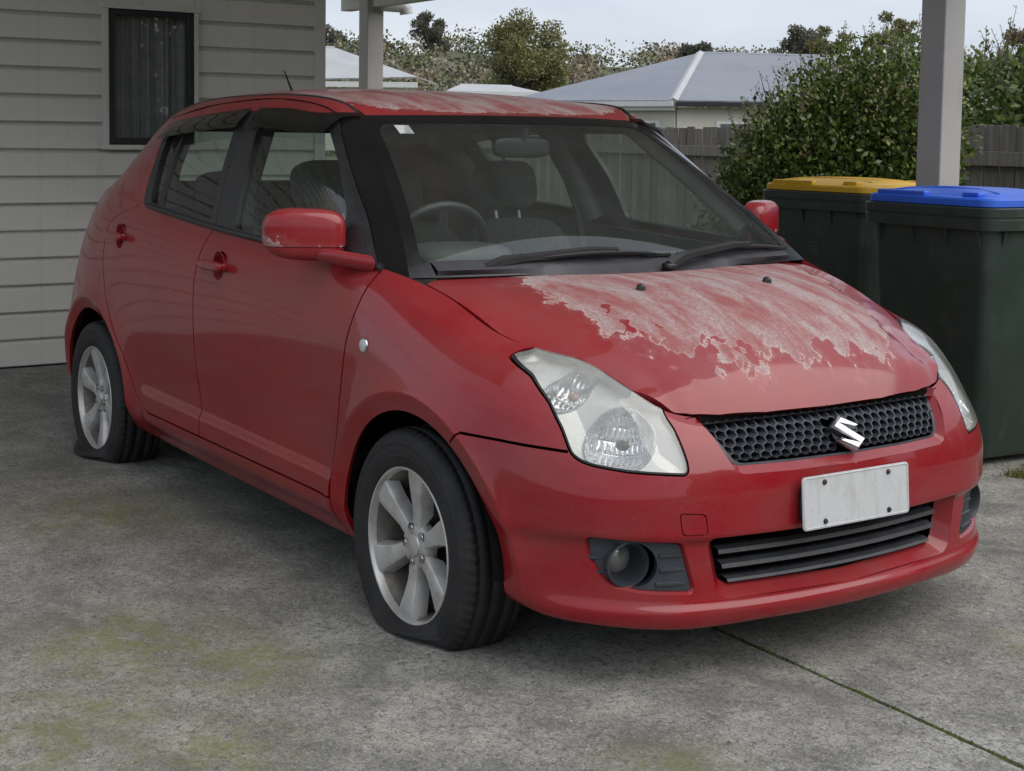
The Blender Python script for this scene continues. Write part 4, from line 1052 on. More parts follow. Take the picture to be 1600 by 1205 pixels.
# -- bonnet (height field inside its shut line)
ZC = ([-.2, -.05, .05, .12, .2, .3, .4, .5, .58, .63, .655, .67], [.957, .950, .946, .942, .934, .915, .885, .835, .772, .715, .668, .640])
YT = ([-.2, -.04, 0, .105, .21, .27, .315, .36, .3975, .46, .486, .538, .561, .580, .608, .625, .64, .650, .6545, .67], [.695, .690, .688, .681, .672, .650, .625, .590, .564, .541, .537, .521, .508, .492, .455, .41, .33, .2, .03, .01])
HFX = ([0, .2, .33, .41, .455, .50, .8], [.6545, .650, .64, .625, .608, .60, .60]); HFZ = ([0, .2, .33, .41, .455, .50, .8], [.668, .669, .673, .680, .688, .70, .70])
YS = ([-.2, -.04, 0, .105, .21, .27, .315, .36, .3975, .46, .486, .538, .561, .580, .61, .68], [.695, .690, .688, .681, .672, .650, .625, .590, .564, .541, .537, .521, .508, .492, .48, .475])
ZS = ([-.2, -.04, 0, .105, .21, .27, .315, .36, .3975, .46, .486, .538, .561, .580, .61, .68], [.950, .921, .912, .880, .840, .822, .812, .803, .795, .771, .761, .737, .724, .710, .69, .60])
def hood_z(x, y):
    ay = np.abs(y)
    def z0(x, ay):
        xs = x+.6545-pchip(*HFX, ay); k = np.clip((xs-.40)/.25, 0, 1); return pchip(*ZC, xs)+(pchip(*HFZ, ay)-.668)*k*k*(3-2*k)
    yt = pchip(*YS, x); zt = pchip(*ZS, x); q = ay/yt; f = np.clip((.605-x)/.06, 0, 1)
    return z0(x, ay)-(z0(x, yt)-zt)*f*np.where(q < 1, q**2.6, 1+2.6*(q-1))
hx = np.linspace(-.17, .668, 170); hy = np.linspace(-.72, 0, 145)
HX, HY = np.meshgrid(hx, hy, indexing='ij'); H = np.stack([HX, HY, hood_z(HX.ravel(), HY.ravel()).reshape(HX.shape)], -1)
H[..., 2] = smooth_axis(smooth_axis(H[..., 2], 0, 2.5), 1, 1.0)
# two soft creases running from the screen corners to the grille ends
cy = -.60+.27*np.clip((HX+.1)/.75, 0, 1)**1.3
H[..., 2] += .0035*np.clip((HX+.1)/.25, 0, 1)*(1/(1+np.exp((cy-HY)/-.006))-.5)*np.exp(-np.abs(HY-cy)/.14)*-1
HN = gnormals(H); HN = np.where(HN[..., 2:3] < 0, -HN, HN)
DH, FH = grid_D(H, HN, hx); FH = FH if np.cross(DH[FH[0, 1], :3]-DH[FH[0, 0], :3], DH[FH[0, 2], :3]-DH[FH[0, 0], :3])[2] > 0 else FH[:, ::-1]
hrear = lambda y: pchip([-.72, -.66, -.6, -.45, -.3, -.15, 0], [-.085, -.13, -.145, -.100, -.062, -.018, -.005], y)
HPL = [(x, -y) for x, y in zip(*YT) if -.1 < x < .654]+[(.6545, 0), (.6545, .3), (-.4, .3), (-.4, -.70), (-.2, -.695)]
def t_plan(D): return poly_sd(X(D), Y(D), HPL)+GAP
hd = trim(DH, FH, t_plan, lambda D: hrear(Y(D))-X(D))
V, F = shell(*hd, depth=.018, both=True)
# peel field on the bonnet (plan polygon of the failed lacquer, ragged islands left in it)
PEEL = [(-.16, -.44), (-.04, -.428), (.115, -.478), (.20, -.451), (.30, -.446), (.385, -.424), (.46, -.388), (.524, -.33), (.573, -.25), (.582, -.165), (.545, -.10), (.556, -.014), (.579, .05), (.551, .08), (.586, .137), (.57, .28), (.519, .371), (.325, .50), (.18, .53), (.02, .58), (-.16, .60)]
ISL = [(.50, -.262, .032), (.497, -.205, .024), (.525, -.312, .022), (.52, -.152, .026), (.255, -.40, .022), (.353, -.375, .028), (.37, -.265, .02), (.43, -.212, .024), (.548, .116, .024), (.556, .19, .02), (.30, -.33, .016), (.47, .02, .018), (.46, .25, .02), (.40, -.32, .018)]
def peel_attr(V):
    x, y = V[:, 0], V[:, 1]; wx = .016*np.sin(41*y+9*x)+.011*np.sin(93*y-57*x+1)+.007*np.sin(171*x+140*y); wy = .014*np.sin(37*x+1.3)+.010*np.sin(88*x+64*y)+.006*np.sin(190*y-120*x)
    V = np.stack([x+wx, y+wy], 1); d = poly_sd(V[:, 0], V[:, 1], PEEL); a = .5-d/.10
    for x, y, r in ISL: a -= 1.0*np.exp(-((V[:, 0]-x)**2+(V[:, 1]-y)**2)/(r*r)*.9)
    return np.clip(a, 0.03, 1.25)
bonnet = tri_obj('bonnet', V, F, RED, car, {'peel': peel_attr(V)}); bonnet['label'] = 'red bonnet with large peeled clear coat patch'
for s in (-1, 1):
    z = float(hood_z(np.array([.199]), np.array([.224]))[0]); mb = MB(); mb.lathe([(0, .016), (.006, .015), (.010, .009), (.012, 0), (.012, -.004)], 14, Matrix.Translation((.199, s*.224, z)) @ Matrix.Scale(1.25, 4, (1, 0, 0)))
    mb.box((.208, s*.224, z+.006), (.012, .010, .006), bevel=.002); mb.build('washer_nozzle', MATS['black_trim'], bonnet, True)

# -- roof
ns, nt_ = 110, 150
edge = G[:, -1]; kmax = np.argmin(np.abs(edge[:, 0]+2.50)); tt = np.linspace(0, kmax, nt_); ed = np.stack([np.interp(tt, np.arange(len(edge)), edge[:, c]) for c in range(3)], 1)
xc = pchip([-2.6, -2.4, -2.0, -1.5, -1.1, -.9, -.79], [-2.66, -2.44, -2.02, -1.50, -1.06, -.81, -.675], ed[:, 0])
zc = pchip([-2.7, -2.55, -2.4, -2.1, -1.8, -1.5, -1.2, -1.0, -.85, -.75, -.67], [1.40, 1.425, 1.450, 1.480, 1.490, 1.488, 1.474, 1.452, 1.425, 1.404, 1.386], xc)
s_ = np.linspace(-1, 0, ns); q = 1-np.abs(s_)**2
RO = np.zeros((nt_, ns, 3)); RO[..., 0] = ed[:, None, 0]+(xc-ed[:, 0])[:, None]*q; RO[..., 1] = ed[:, None, 1]*np.abs(s_)[None]
RO[..., 2] = ed[:, None, 2]+(zc-ed[:, 2])[:, None]*(1-np.abs(s_)**2.5)[None]; RO = smooth_axis(RO, 0, 2.0); RO[:, -1, 1] = 0
RN = gnormals(RO); RN = np.where(RN[..., 2:3] < 0, -RN, RN)
DR, FR = grid_D(RO, RN, np.arange(nt_)/nt_); c0 = np.cross(DR[FR[0, 1], :3]-DR[FR[0, 0], :3], DR[FR[0, 2], :3]-DR[FR[0, 0], :3]); FR = FR if c0[2] > 0 else FR[:, ::-1]
rf = trim(DR, FR, lambda D: .012-(np.abs(Y(D))*0+np.interp(X(D), ed[::-1, 0], -ed[::-1, 1])+Y(D)))
V, F = shell(*rf, depth=.012, both=True)
front_d = np.interp(np.abs(V[:, 1]), [0, .2, .4, .53], [-.675, -.69, -.745, -.80])-V[:, 0]      # distance behind the screen edge
pr = .5+np.minimum((front_d-.045)/.10, .6)-.5*np.clip((np.abs(V[:, 1])-.44)/.1, 0, 1)
roof = tri_obj('roof', V, F, RED, car, {'peel': np.clip(pr, 0.0, 1.1)}); roof['label'] = 'red roof with dull peeled clear coat behind the windscreen'
for s in (1, -1):
    e2 = ed*[1, s, 1]; mb = MB(); mb.tube([tuple(p+np.array([0, -s*.004 if s < 0 else .004*s, -.004])) for p in e2[::5]], .008, 8); mb.build('roof_ditch_strip', MATS['black_trim'], car, True)
MB().tube([(-2.33, 0, 1.455), (-2.345, 0, 1.475), (-2.44, 0, 1.585)], [.014, .006, .0025], 8).build('antenna', MATS['black_trim'], car, True)

# -- windscreen, black border, A pillars
nw, nsx = 90, 150
c0_ = np.stack([np.interp(np.linspace(0, G.shape[1]-1, nw), np.arange(G.shape[1]), G[0, :, c]) for c in range(3)], 1)
ss = np.linspace(-1, 1, nsx); wv = np.linspace(0, 1, nw)
WS = np.zeros((nsx, nw, 3)); bx_ = .085+.035*wv
WS[..., 0] = c0_[None, :, 0]+bx_[None]*(1-ss**2)[:, None]; WS[..., 1] = c0_[None, :, 1]*(-ss)[:, None]*-1; WS[..., 2] = c0_[None, :, 2]+(.002+.004*wv)[None]*(1-ss**2)[:, None]
WN = gnormals(WS); WN = np.where(WN[..., 0:1] < 0, -WN, WN)
DW, FWs = grid_D(WS, WN, ss); cc = np.cross(DW[FWs[0, 1], :3]-DW[FWs[0, 0], :3], DW[FWs[0, 2], :3]-DW[FWs[0, 0], :3]); FWs = FWs if cc[0] > 0 else FWs[:, ::-1]
DW = np.concatenate([DW, np.tile(wv, nsx)[:, None]], 1)
def ws_sd(D):
    y = D[:, 1]; w = D[:, 7]; hw_ = np.interp(w, wv, -c0_[:, 1])
    q = np.abs(y)-(hw_-.036); p1 = (.075-w)*.72; p2 = (w-.945)*.72
    a, b = q, np.maximum(p1, p2); r = .05
    return np.where((a > -r) & (b > -r), np.hypot(np.maximum(a+r, 0), np.maximum(b+r, 0))-r, np.maximum(a, b))
gl = clip(DW, FWs, ws_sd); V, F = shell(*gl, depth=0, offset=-.002); ws = tri_obj('windscreen', V, F, MATS['windscreen_glass'], car)
bd = clip(DW, FWs, lambda D: -ws_sd(D)); V, F = shell(*bd, depth=.005); tri_obj('windscreen_border', V, F, MATS['black_gloss'], ws)
# tax/service stickers
for (y0, w0, wd) in ((-.44, .905, .05),):
    i = np.argmin(np.abs(WS[:, int(w0*(nw-1)), 1]-y0)); p = WS[i, int(w0*(nw-1))]
    MB().box((p[0]-.006, p[1], p[2]), (.045, wd, .002), rot=Matrix.Rotation(R(33), 4, 'Y')).build('sticker', MATS['plate_white'], ws)

# -- window openings in the side (x, z)
FGL = rounded([(-1.242, 1.345), (-.83, 1.345), (-.795, 1.338), (-.655, 1.24), (-.505, 1.115), (-.478, 1.075), (-.462, .995), (-.748, 1.008), (-.964, 1.017), (-1.122, 1.025), (-1.163, 1.18)], .022, 4)
RGL = rounded([(-2.03, 1.335), (-1.90, 1.345), (-1.42, 1.345), (-1.355, 1.19), (-1.307, 1.042), (-1.593, 1.058), (-1.875, 1.072), (-1.94, 1.199)], .022, 4)
fgl = lambda D: poly_sd(X(D), Z(D), FGL); rgl = lambda D: poly_sd(X(D), Z(D), RGL)
spl = lambda D: X(D)-pchip([.95, 1.02, 1.17, 1.34, 1.42], [-1.225, -1.262, -1.305, -1.365, -1.40], Z(D))
apl = lambda D: X(D)-pchip([.9, .965, 1.0, 1.09, 1.177, 1.28, 1.341, 1.40], [-.24, -.262, -.30, -.405, -.525, -.668, -.752, -.83], Z(D))
blackz = (lambda D: Z(D)-zwt(X(D))+.0015, lambda D: xre(Z(D))+.0015-X(D))
BLK = MATS['black_trim']
ap = trim(DG, FG, *blackz, lambda D: -apl(D)+.0015)
ff = trim(DG, FG, *blackz, lambda D: apl(D)+.0015, lambda D: -spl(D)+.0015, lambda D: -fgl(D))
rf_ = trim(DG, FG, *blackz, lambda D: spl(D)+.0015, lambda D: -rgl(D))
fglass = trim(DG, FG, lambda D: fgl(D)-.006); rglass = trim(DG, FG, lambda D: rgl(D)-.006)
bar = trim(DG, FG, lambda D: rgl(D)-.004, lambda D: np.abs(X(D)-np.interp(Z(D), [1.06, 1.34], [-1.79, -1.868]))-.011)

def visor(x0, x1):
    """dark acrylic weather shield standing off the top of the window"""
    g = trim(DG, FG, lambda D: Z(D)-zwt(X(D))-.006, lambda D: X(D)-x1, lambda D: x0-X(D), lambda D: (zwt(X(D))-.064-.010*0)-Z(D), lambda D: xre(Z(D))-X(D))
    D, F = g; t = np.clip((zwt(X(D))-Z(D))/.064, 0, 1); D = D.copy(); D[:, :3] += D[:, 3:6]*(.006+.016*np.sin(np.clip(t, 0, 1)*1.5))[:, None]
    return D, F
vf, vr = visor(-1.30, -.775), visor(-2.085, -1.36)

def handle(x, z, parent, side):
    y = BF[np.argmin((BF[:, 0]-x)**2+(BF[:, 2]-z)**2+np.where(np.abs(BF[:, 1]) < .7, 9, 0)), 1]; s = side
    # bowl let into the door skin, painted bar across it
    M = Matrix.Translation((x+.010, s*(abs(y)+.001), z)) @ Matrix.Rotation(R(90)*(-s), 4, 'X')
    MB().lathe([(.0465, -.0012), (.0455, .0005), (.0440, -.0025), (.037, -.013), (.022, -.019), (.0001, -.021)], 32, M).build('handle_scoop', RED, parent, True, 60)
    V, F = superbox((x-.004, s*(abs(y)+.026), z+.001), (.088, .0125, .0155), .5, 16); tri_obj('handle', V, F, RED, parent)
    mb = MB()
    for q in (-.072, .066): mb.box((x+q, s*(abs(y)+.010), z), (.028, .034, .024), bevel=.007)
    mb.build('handle_mount', RED, parent, True)
m, nt, out = new_mat('red_recess'); bsdf(nt, out, (.23, .006, .010), .35, 0, .6, .08, .4)

for side in (-1, 1):
    mir = side == 1
    V, F = shell(*fe_, depth=.014, mirror=mir); fen = tri_obj('front_wing', V, F, RED, car)
    y = abs(BF[np.argmin((BF[:, 0]+.188)**2+(BF[:, 2]-.773)**2+np.where(np.abs(BF[:, 1]) < .7, 9, 0)), 1])
    M = Matrix.Translation((-.188, side*(y-.002), .773)) @ Matrix.Rotation(R(90)*(-side), 4, 'X')
    MB().lathe([(.021, 0), (.0205, .004), (.017, .0065)], 24, M).build('indicator_bezel', MATS['chrome'], fen, True)
    MB().lathe([(.0001, .0095), (.008, .009), (.0145, .0075), (.017, .006)], 24, M).build('indicator_lens', MATS['plate_white'], fen, True)
    V, F = shell(*dfr, depth=.014, mirror=mir); door = tri_obj('door', V, F, RED, car)
    V, F = shell(*ff, depth=.016, mirror=mir); tri_obj('window_frame', V, F, BLK, door)
    V, F = shell(*fglass, depth=0, offset=-.012, mirror=mir); tri_obj('window_glass', V, F, MATS['side_glass'], door)
    V, F = shell(*vf, depth=0, mirror=mir); tri_obj('weather_shield', V, F, MATS['visor_acrylic'], door)
    handle(*HND[0], door, side)
    V, F = shell(*drr, depth=.014, mirror=mir); door2 = tri_obj('door', V, F, RED, car)
    V, F = shell(*rf_, depth=.016, mirror=mir); tri_obj('window_frame', V, F, BLK, door2)
    V, F = shell(*rglass, depth=0, offset=-.012, mirror=mir); tri_obj('window_glass', V, F, MATS['side_glass'], door2)
    V, F = shell(*bar, depth=.012, offset=-.004, mirror=mir); tri_obj('quarter_bar', V, F, BLK, door2)
    V, F = shell(*vr, depth=0, mirror=mir); tri_obj('weather_shield', V, F, MATS['visor_acrylic'], door2)
    handle(*HND[1], door2, side)
    V, F = shell(*ap, depth=.014, mirror=mir); tri_obj('windscreen_pillar', V, F, MATS['black_gloss'], car)
    SM = [(-2.118, .610, 1.376), (-1.95, .612, 1.398), (-1.753, .607, 1.418), (-1.339, .597, 1.437), (-1.156, .594, 1.434), (-.933, .590, 1.413), (-.86, .588, 1.397), (-.809, .586, 1.381)]
    k_ = [np.argmin((DG[:, 0]-p[0])**2+(DG[:, 2]-p[2])**2+np.where(DG[:, 1] > -.4, 9, 0)) for p in SM]
    sp_ = DG[k_, :3]+DG[k_, 3:6]*.0002; tq = np.linspace(0, len(SM)-1, 40); sp_ = np.stack([pchip(np.arange(len(SM)), sp_[:, c], tq) for c in range(3)], 1)
    MB().tube([tuple(p*[1, -side, 1]) for p in sp_], .0022, 5).build('door_top_seam', MATS['void_black'], car, True)
    # belt moulding under the glass
    T = B[:, -1]; pts = [tuple(p*[1, -side, 1]+np.array([0, side*.004, .004])) for p in T[(T[:, 0] < -.245) & (T[:, 0] > -1.93) & (T[:, 1] < -.5)][::6]]
    MB().tube(pts, .0095, 8).build('belt_moulding', BLK, car, True)
# ------------------------------------------------------------------ headlights
UP = 3                                     # finer sampling of the skin inside the lamp outline
i0, i1 = np.searchsorted(BS, min(p[0] for p in HL)-.02), np.searchsorted(BS, max(p[0] for p in HL)+.02); j0 = 40
sub = B[i0:i1, j0:]; nu_, nv_ = sub.shape[:2]
iu, iv = np.linspace(0, nu_-1, nu_*UP), np.linspace(0, nv_-1, nv_*UP)
t1 = np.stack([[np.interp(iu, np.arange(nu_), sub[:, j, c]) for j in range(nv_)] for c in range(3)], -1).transpose(1, 0, 2)
LS = np.stack([[np.interp(iv, np.arange(nv_), t1[i, :, c]) for i in range(len(iu))] for c in range(3)], -1).transpose(0, 1, 2)
LS = smooth_axis(smooth_axis(LS, 0, 2.), 1, 2.)
LN = gnormals(LS); LSs = np.interp(iu, np.arange(nu_), BS[i0:i1])
DL, FL = grid_D(LS, LN, LSs)
lens = trim(DL, FL, lambda D: hl_sd(D)+.0045)
seal = trim(DL, FL, lambda D: hl_sd(D)+.0005, lambda D: -(hl_sd(D)+.0045))
hous = trim(DL, FL, lambda D: hl_sd(D)+.003)
def bowl_q(D):
    s, z = S(D), Z(D)
    def el(c, ax, bx, th):
        u, w = s-c[0], z-c[1]; ct, st_ = math.cos(th), math.sin(th); return np.hypot((u*ct+w*st_)/ax, (-u*st_+w*ct)/bx)
    return el(lc1, .074, .047, -.62), el(lc2, .092, .070, -.35)
def lampbowl(D):
    """depth of the reflector floor below the lens, with two bowls and raised rims"""
    s, z = S(D), Z(D); base = .016+.016*np.clip(-hl_sd(D)/.05, 0, 1)
    up, dn = bowl_q(D); d = base.copy()
    for q, dp in ((up, .040), (dn, .058)):
        d = np.where(q < 1, np.maximum(d, base+dp*np.clip(1-q**2, 0, 1)**.6), d)
        d = d-.0060*np.exp(-((q-1.03)/.04)**2)
    rib = np.abs(np.sin(s*math.pi/.0145+2.2*z/.05)); row = np.abs(np.sin(z*math.pi/.030))
    fl = np.where((up < .90) | (dn < .90), .0038*rib*np.clip(row*1.6-.3, 0, 1), 0)
    return np.maximum(d-fl, .009)
def lamp_c(p): return (s_of(p), p[2])
lc1, lc2 = lamp_c((.443, -.622, .754)), lamp_c((.588, -.586, .645))
for side in (-1, 1):
    mir = side == 1
    D, F = hous; D2 = D.copy(); D2[:, :3] -= D2[:, 3:6]*lampbowl(D)[:, None]
    V, F2 = (D2[:, :3]*[1, -1, 1], F[:, ::-1]) if mir else (D2[:, :3], F)
    me = tri_mesh('headlight', V, F2); me.materials.append(MATS['reflector']); me.materials.append(MATS['lamp_housing'])
    qq = np.minimum(*bowl_q(D)); fm = (qq[F].mean(1) > 1.06).astype(np.int32); me.polygons.foreach_set('material_index', fm); me.set_sharp_from_angle(angle=R(38))
    lamp = link('headlight', me, None, car)
    E = boundary(F); P = D[:, :3]-D[:, 3:6]*.003; Q = D2[:, :3]; ids = np.unique(E); k = {int(v): n for n, v in enumerate(ids)}; m_ = len(ids)
    V = np.concatenate([P[ids], Q[ids]]); a0 = np.array([k[int(v)] for v in E[:, 0]]); a1 = np.array([k[int(v)] for v in E[:, 1]])
    F3 = np.concatenate([np.stack([a0, a1, m_+a1], 1), np.stack([a0, m_+a1, m_+a0], 1)])
    if mir: V = V*[1, -1, 1]; F3 = F3[:, ::-1]
    tri_obj('housing_wall', V, F3, MATS['lamp_housing'], lamp)
    V, F2 = shell(*lens, depth=0, offset=.0015, mirror=mir); tri_obj('lens', V, F2, MATS['lamp_lens'], lamp)
    V, F2 = shell(*seal, depth=.010, offset=-.001, mirror=mir); tri_obj('seal', V, F2, MATS['rubber_seal'], lamp)
    for (c, mt, r) in ((lc1, 'orange_bulb', .010), (lc2, 'brake_iron', .012)):
        kk = np.argmin((S(DL)-c[0])**2+(Z(DL)-c[1])**2); p = DL[kk, :3]-DL[kk, 3:6]*.052; p = p*[1, -1, 1] if mir else p
        V, F2 = superbox(p+np.array([.010, side*.004, 0]), (r*1.6, r, r), .9, 10); tri_obj('bulb', V, F2, MATS[mt], lamp)

# ------------------------------------------------------------------ grilles, emblem, plate, fog lamps
def gx(y, z): return front_pt(y, min(z, .668))
_gy = np.linspace(-.42, .42, 57); _gz = np.linspace(.55, .69, 15)
_gt = np.array([[gx(y, min(z, .667)) for z in _gz] for y in _gy])
def gxi(y, z):
    z = min(max(z, _gz[0]), _gz[-1]); y = min(max(y, _gy[0]), _gy[-1]); a = (y-_gy[0])/(_gy[1]-_gy[0]); b = (z-_gz[0])/(_gz[1]-_gz[0]); i, j = min(int(a), 55), min(int(b), 13); a -= i; b -= j
    return float((_gt[i, j]*(1-a)+_gt[i+1, j]*a)*(1-b)+(_gt[i, j+1]*(1-a)+_gt[i+1, j+1]*a)*b)
gr = empty('upper_grille', (0, 0, 0), 0, car)
# honeycomb: every cell a hexagonal tube, front lip and throat
bmh = MB(); PX, PZ = .0292, .0163; r0, r1 = .0172, .0138; sq = PZ/(PX*.866)
gi = np.array(GRI)
for row in range(0, 9):
    for col in range(-16, 17):
        y = col*PX+(PX/2 if row % 2 else 0); z = .570+row*PZ+.004
        zz = min(z, .668)
        if z > .668 or poly_sd(np.array([y]), np.array([z]), GRI)[0] > -.004: continue
        if abs(y) < .048 and .585 < z < .652 and abs(y) < .03: continue
        def ringv(rr, dx):
            out = []
            for k in range(6):
                a = R(60*k+30); yy, z2 = y+rr*math.cos(a), z+rr*math.sin(a)*sq
                out.append(bmh.bm.verts.new((gxi(yy, min(z2, .667))-.022-dx, yy, min(z2, .669))))
            return out
        A_, B_, C_ = ringv(r0, .002), ringv(r1, .000), ringv(r1*.86, .020)
        for a, b in ((A_, B_), (B_, C_)):
            for k in range(6): bmh.bm.faces.new((a[k], a[(k+1) % 6], b[(k+1) % 6], b[k]))
hc = bmh.build('honeycomb', MATS['blue_grey_plastic'], gr)
n = len(GRI); V = [(gxi(y, min(z, .668))-.021, y, min(z, .669)) for y, z in GRI]+[(gxi(y*.975, min(z, .668))-.0225, y*.975, min(.622+(z-.622)*.90, .664)) for y, z in GRI]
tri_obj('grille_frame', V, [(k, (k+1) % n, n+(k+1) % n, n+k) for k in range(n)], MATS['blue_grey_plastic'], gr, smooth=False)
mb = MB(); mb.box((.60, 0, .47), (.05, .86, .42)); mb.build('radiator_void', MATS['void_black'], car)
tri_obj('grille_top_lip', [(gxi(y, .667)-.004-d, y, z) for d, z in ((0, .664), (.035, .662)) for y in np.linspace(-.40, .40, 30)], [(i, i+1, 30+i+1, 30+i) for i in range(29)], BLK, gr)
# S emblem: two mirrored chevron strokes with a raised spine
def emblem():
    c = Vector((gxi(0, .617)-.004, 0, .617)); lean = Matrix.Rotation(R(-28), 4, 'Y')
    hv_ = [(-.0525, .0215), (-.0131, .0487), (.0447, .0165), (.0262, .0070), (-.0212, .0268)]
    full = hv_+[(-y, -z) for y, z in hv_]
    b = bmesh.new(); k = .94
    lo = [b.verts.new(c+lean @ Vector((-.004, y*k, z*k))) for y, z in full]; hi = [b.verts.new(c+lean @ Vector((.006, y*k, z*k))) for y, z in full]
    n = len(full); b.faces.new(hi)
    for i in range(n): b.faces.new((lo[i], lo[(i+1) % n], hi[(i+1) % n], hi[i]))
    bmesh.ops.recalc_face_normals(b, faces=b.faces[:])
    top = [f for f in b.faces if len(f.verts) == n]
    bmesh.ops.triangulate(b, faces=top); 
    ins = [f for f in b.faces if all(v in hi for v in f.verts)]
    r = bmesh.ops.inset_region(b, faces=ins, thickness=.0072, depth=.0075)
    me = bpy.data.meshes.new('emblem'); b.to_mesh(me); b.free(); return me
link('emblem', emblem(), MATS['chrome'], car)
V, F = superbox((gxi(0, .617)-.020, 0, .617), (.005, .032, .030), .9, 14, Matrix.Rotation(R(-28), 4, 'Y')); tri_obj('emblem_backing', V, F, MATS['blue_grey_plastic'], gr)
# lower intake: three blades with thin uprights
lg = empty('lower_grille', (0, 0, 0), 0, car)
yy = np.linspace(-.385, .385, 41)
def blade(z, h, d, wide):
    V = []
    for y in yy:
        y_ = y*wide; x = gx(y_, z)-.040+.0
        for (dx, dz) in ((.010, h*.20), (.014, -h*.25), (.004, -h*.5), (-d, -h*.35), (-d, h*.35), (-.006, h*.5)): V.append((x+dx, y_, z+dz))
    m_ = 6; F = [(i*m_+k, i*m_+(k+1) % m_, (i+1)*m_+(k+1) % m_, (i+1)*m_+k) for i in range(len(yy)-1) for k in range(m_)]
    return V, F
for z, h, w in ((.372, .020, .965), (.337, .020, .940), (.302, .014, .90)):
    V, F = blade(z, h, .03, w); tri_obj('slat', V, F, MATS['grey_plastic'], lg, smooth=False)
for sy in (-1, 1): MB().box((.625, sy*.395, .345), (.06, .05, .14)).build('end_block', MATS['void_black'], lg)  # black blocks added to hide a bright gap at the intake ends
for y in np.linspace(-.32, .32, 9): MB().box((gx(y, .35)-.068, y, .345), (.02, .006, .115)).build('upright', MATS['void_black'], lg)
# plate
PLX = .7695; pl = empty('number_plate', (PLX, -.016, .479), 0, car); pl.rotation_euler = (0, -.075, 0)
mb = MB(); P_ = rounded([(-.18, -.0625), (.18, -.0625), (.18, .0625), (-.18, .0625)], .012, 5); mb.poly([(0, y, z) for y, z in P_], (.003, 0, 0)); mb.build('plate', MATS['plate_white'], pl)
P2 = rounded([(-.176, -.0585), (.176, -.0585), (.176, .0585), (-.176, .0585)], .010, 5); mb = MB(); mb.tube([(.0032, y, z) for y, z in P2]+[(.0032, *P2[0])], .0016, 6, False); mb.build('plate_edge', MATS['plate_white'], pl, True)
for y, z in ((-.108, .045), (.108, .045), (-.108, -.047), (.108, -.047)):
    MB().lathe([(.0001, .0075), (.005, .007), (.0068, .004), (.007, .002)], 12, Matrix.Translation((0, y, z)) @ Matrix.Rotation(R(90), 4, 'Y')).build('bolt', MATS['brake_iron'], pl, True)
V, F = superbox((.7555, -.016, .477), (.012, .172, .055), .35, 14); tri_obj('plate_holder', V, F, BLK, car)
# fog lamps
fz = trim(D0, F0, lambda D: S(D)-s_c, lambda D: fog_sd(D)-.002)
fring = trim(D0, F0, lambda D: S(D)-s_c, lambda D: fog_sd(D)-.0105, lambda D: -(fog_sd(D)+.0))
FC = np.array((.636, -.588, .358))
fz2 = (lambda D, F: clip(D, F, lambda D: .050-np.hypot(Y(D)-FC[1], Z(D)-FC[2])))(*fz)
for side in (-1, 1):
    mir = side == 1; sg_ = np.array([1, -1, 1]) if mir else np.array([1, 1, 1])
    D, F = fring; D2 = D.copy(); t = np.clip(1-fog_sd(D)/.0105, 0, 1); D2[:, :3] -= D2[:, 3:6]*(.014*t)[:, None]
    V, F2 = shell(D2, F, depth=0, mirror=mir); tri_obj('fog_lamp_recess', V, F2, RED, bumper)
    V, F2 = shell(*fz2, depth=.03, offset=-.0075, mirror=mir); fg = tri_obj('fog_lamp_bezel', V, F2, MATS['blue_grey_plastic'], car)
    p = FC*sg_; M = Matrix.Translation((p[0]-.016, p[1], p[2])) @ Matrix.Rotation(R(12)*side, 4, 'Z') @ Matrix.Rotation(R(90), 4, 'Y')
    MB().lathe([(.052, -.035), (.0535, -.004), (.0525, .004), (.049, .005), (.046, 0), (.040, -.03), (.035, -.052), (.034, -.062)], 40, M).build('lamp_tube', MATS['blue_grey_plastic'], fg, True, 60)
    MB().lathe([(.0001, -.046), (.012, -.047), (.024, -.051), (.0345, -.058)], 28, M).build('fog_lens', MATS['fog_glass'] if 'fog_glass' in MATS else plain('fog_glass', (.25, .25, .23), .12, .35, var=.3, nscale=30), fg, True)
    for dz, y0, y1 in ((.022, .055, .105), (-.012, .056, .112), (-.044, .045, .115), (.016, -.085, -.052), (-.016, -.075, -.054)):
        ym = (y0+y1)/2; k = np.argmin((BF[:, 1]-(FC[1]+ym))**2+(BF[:, 2]-(FC[2]+dz))**2+np.where(BF[:, 0] < .4, 9, 0)); q = BF[k]-BN.reshape(-1, 3)[k]*.010
        kk = np.argmin((BF[:, 1]-(FC[1]+y0))**2+(BF[:, 2]-(FC[2]+dz))**2+np.where(BF[:, 0] < .4, 9, 0)); k2 = np.argmin((BF[:, 1]-(FC[1]+y1))**2+(BF[:, 2]-(FC[2]+dz))**2+np.where(BF[:, 0] < .4, 9, 0))
        a, b = (BF[kk]-BN.reshape(-1, 3)[kk]*.006)*sg_, (BF[k2]-BN.reshape(-1, 3)[k2]*.006)*sg_
        MB().tube([tuple(a), tuple((a+b)/2), tuple(b)], [.0052, .0058, .003], 6).build('rib', MATS['blue_grey_plastic'], fg, True)

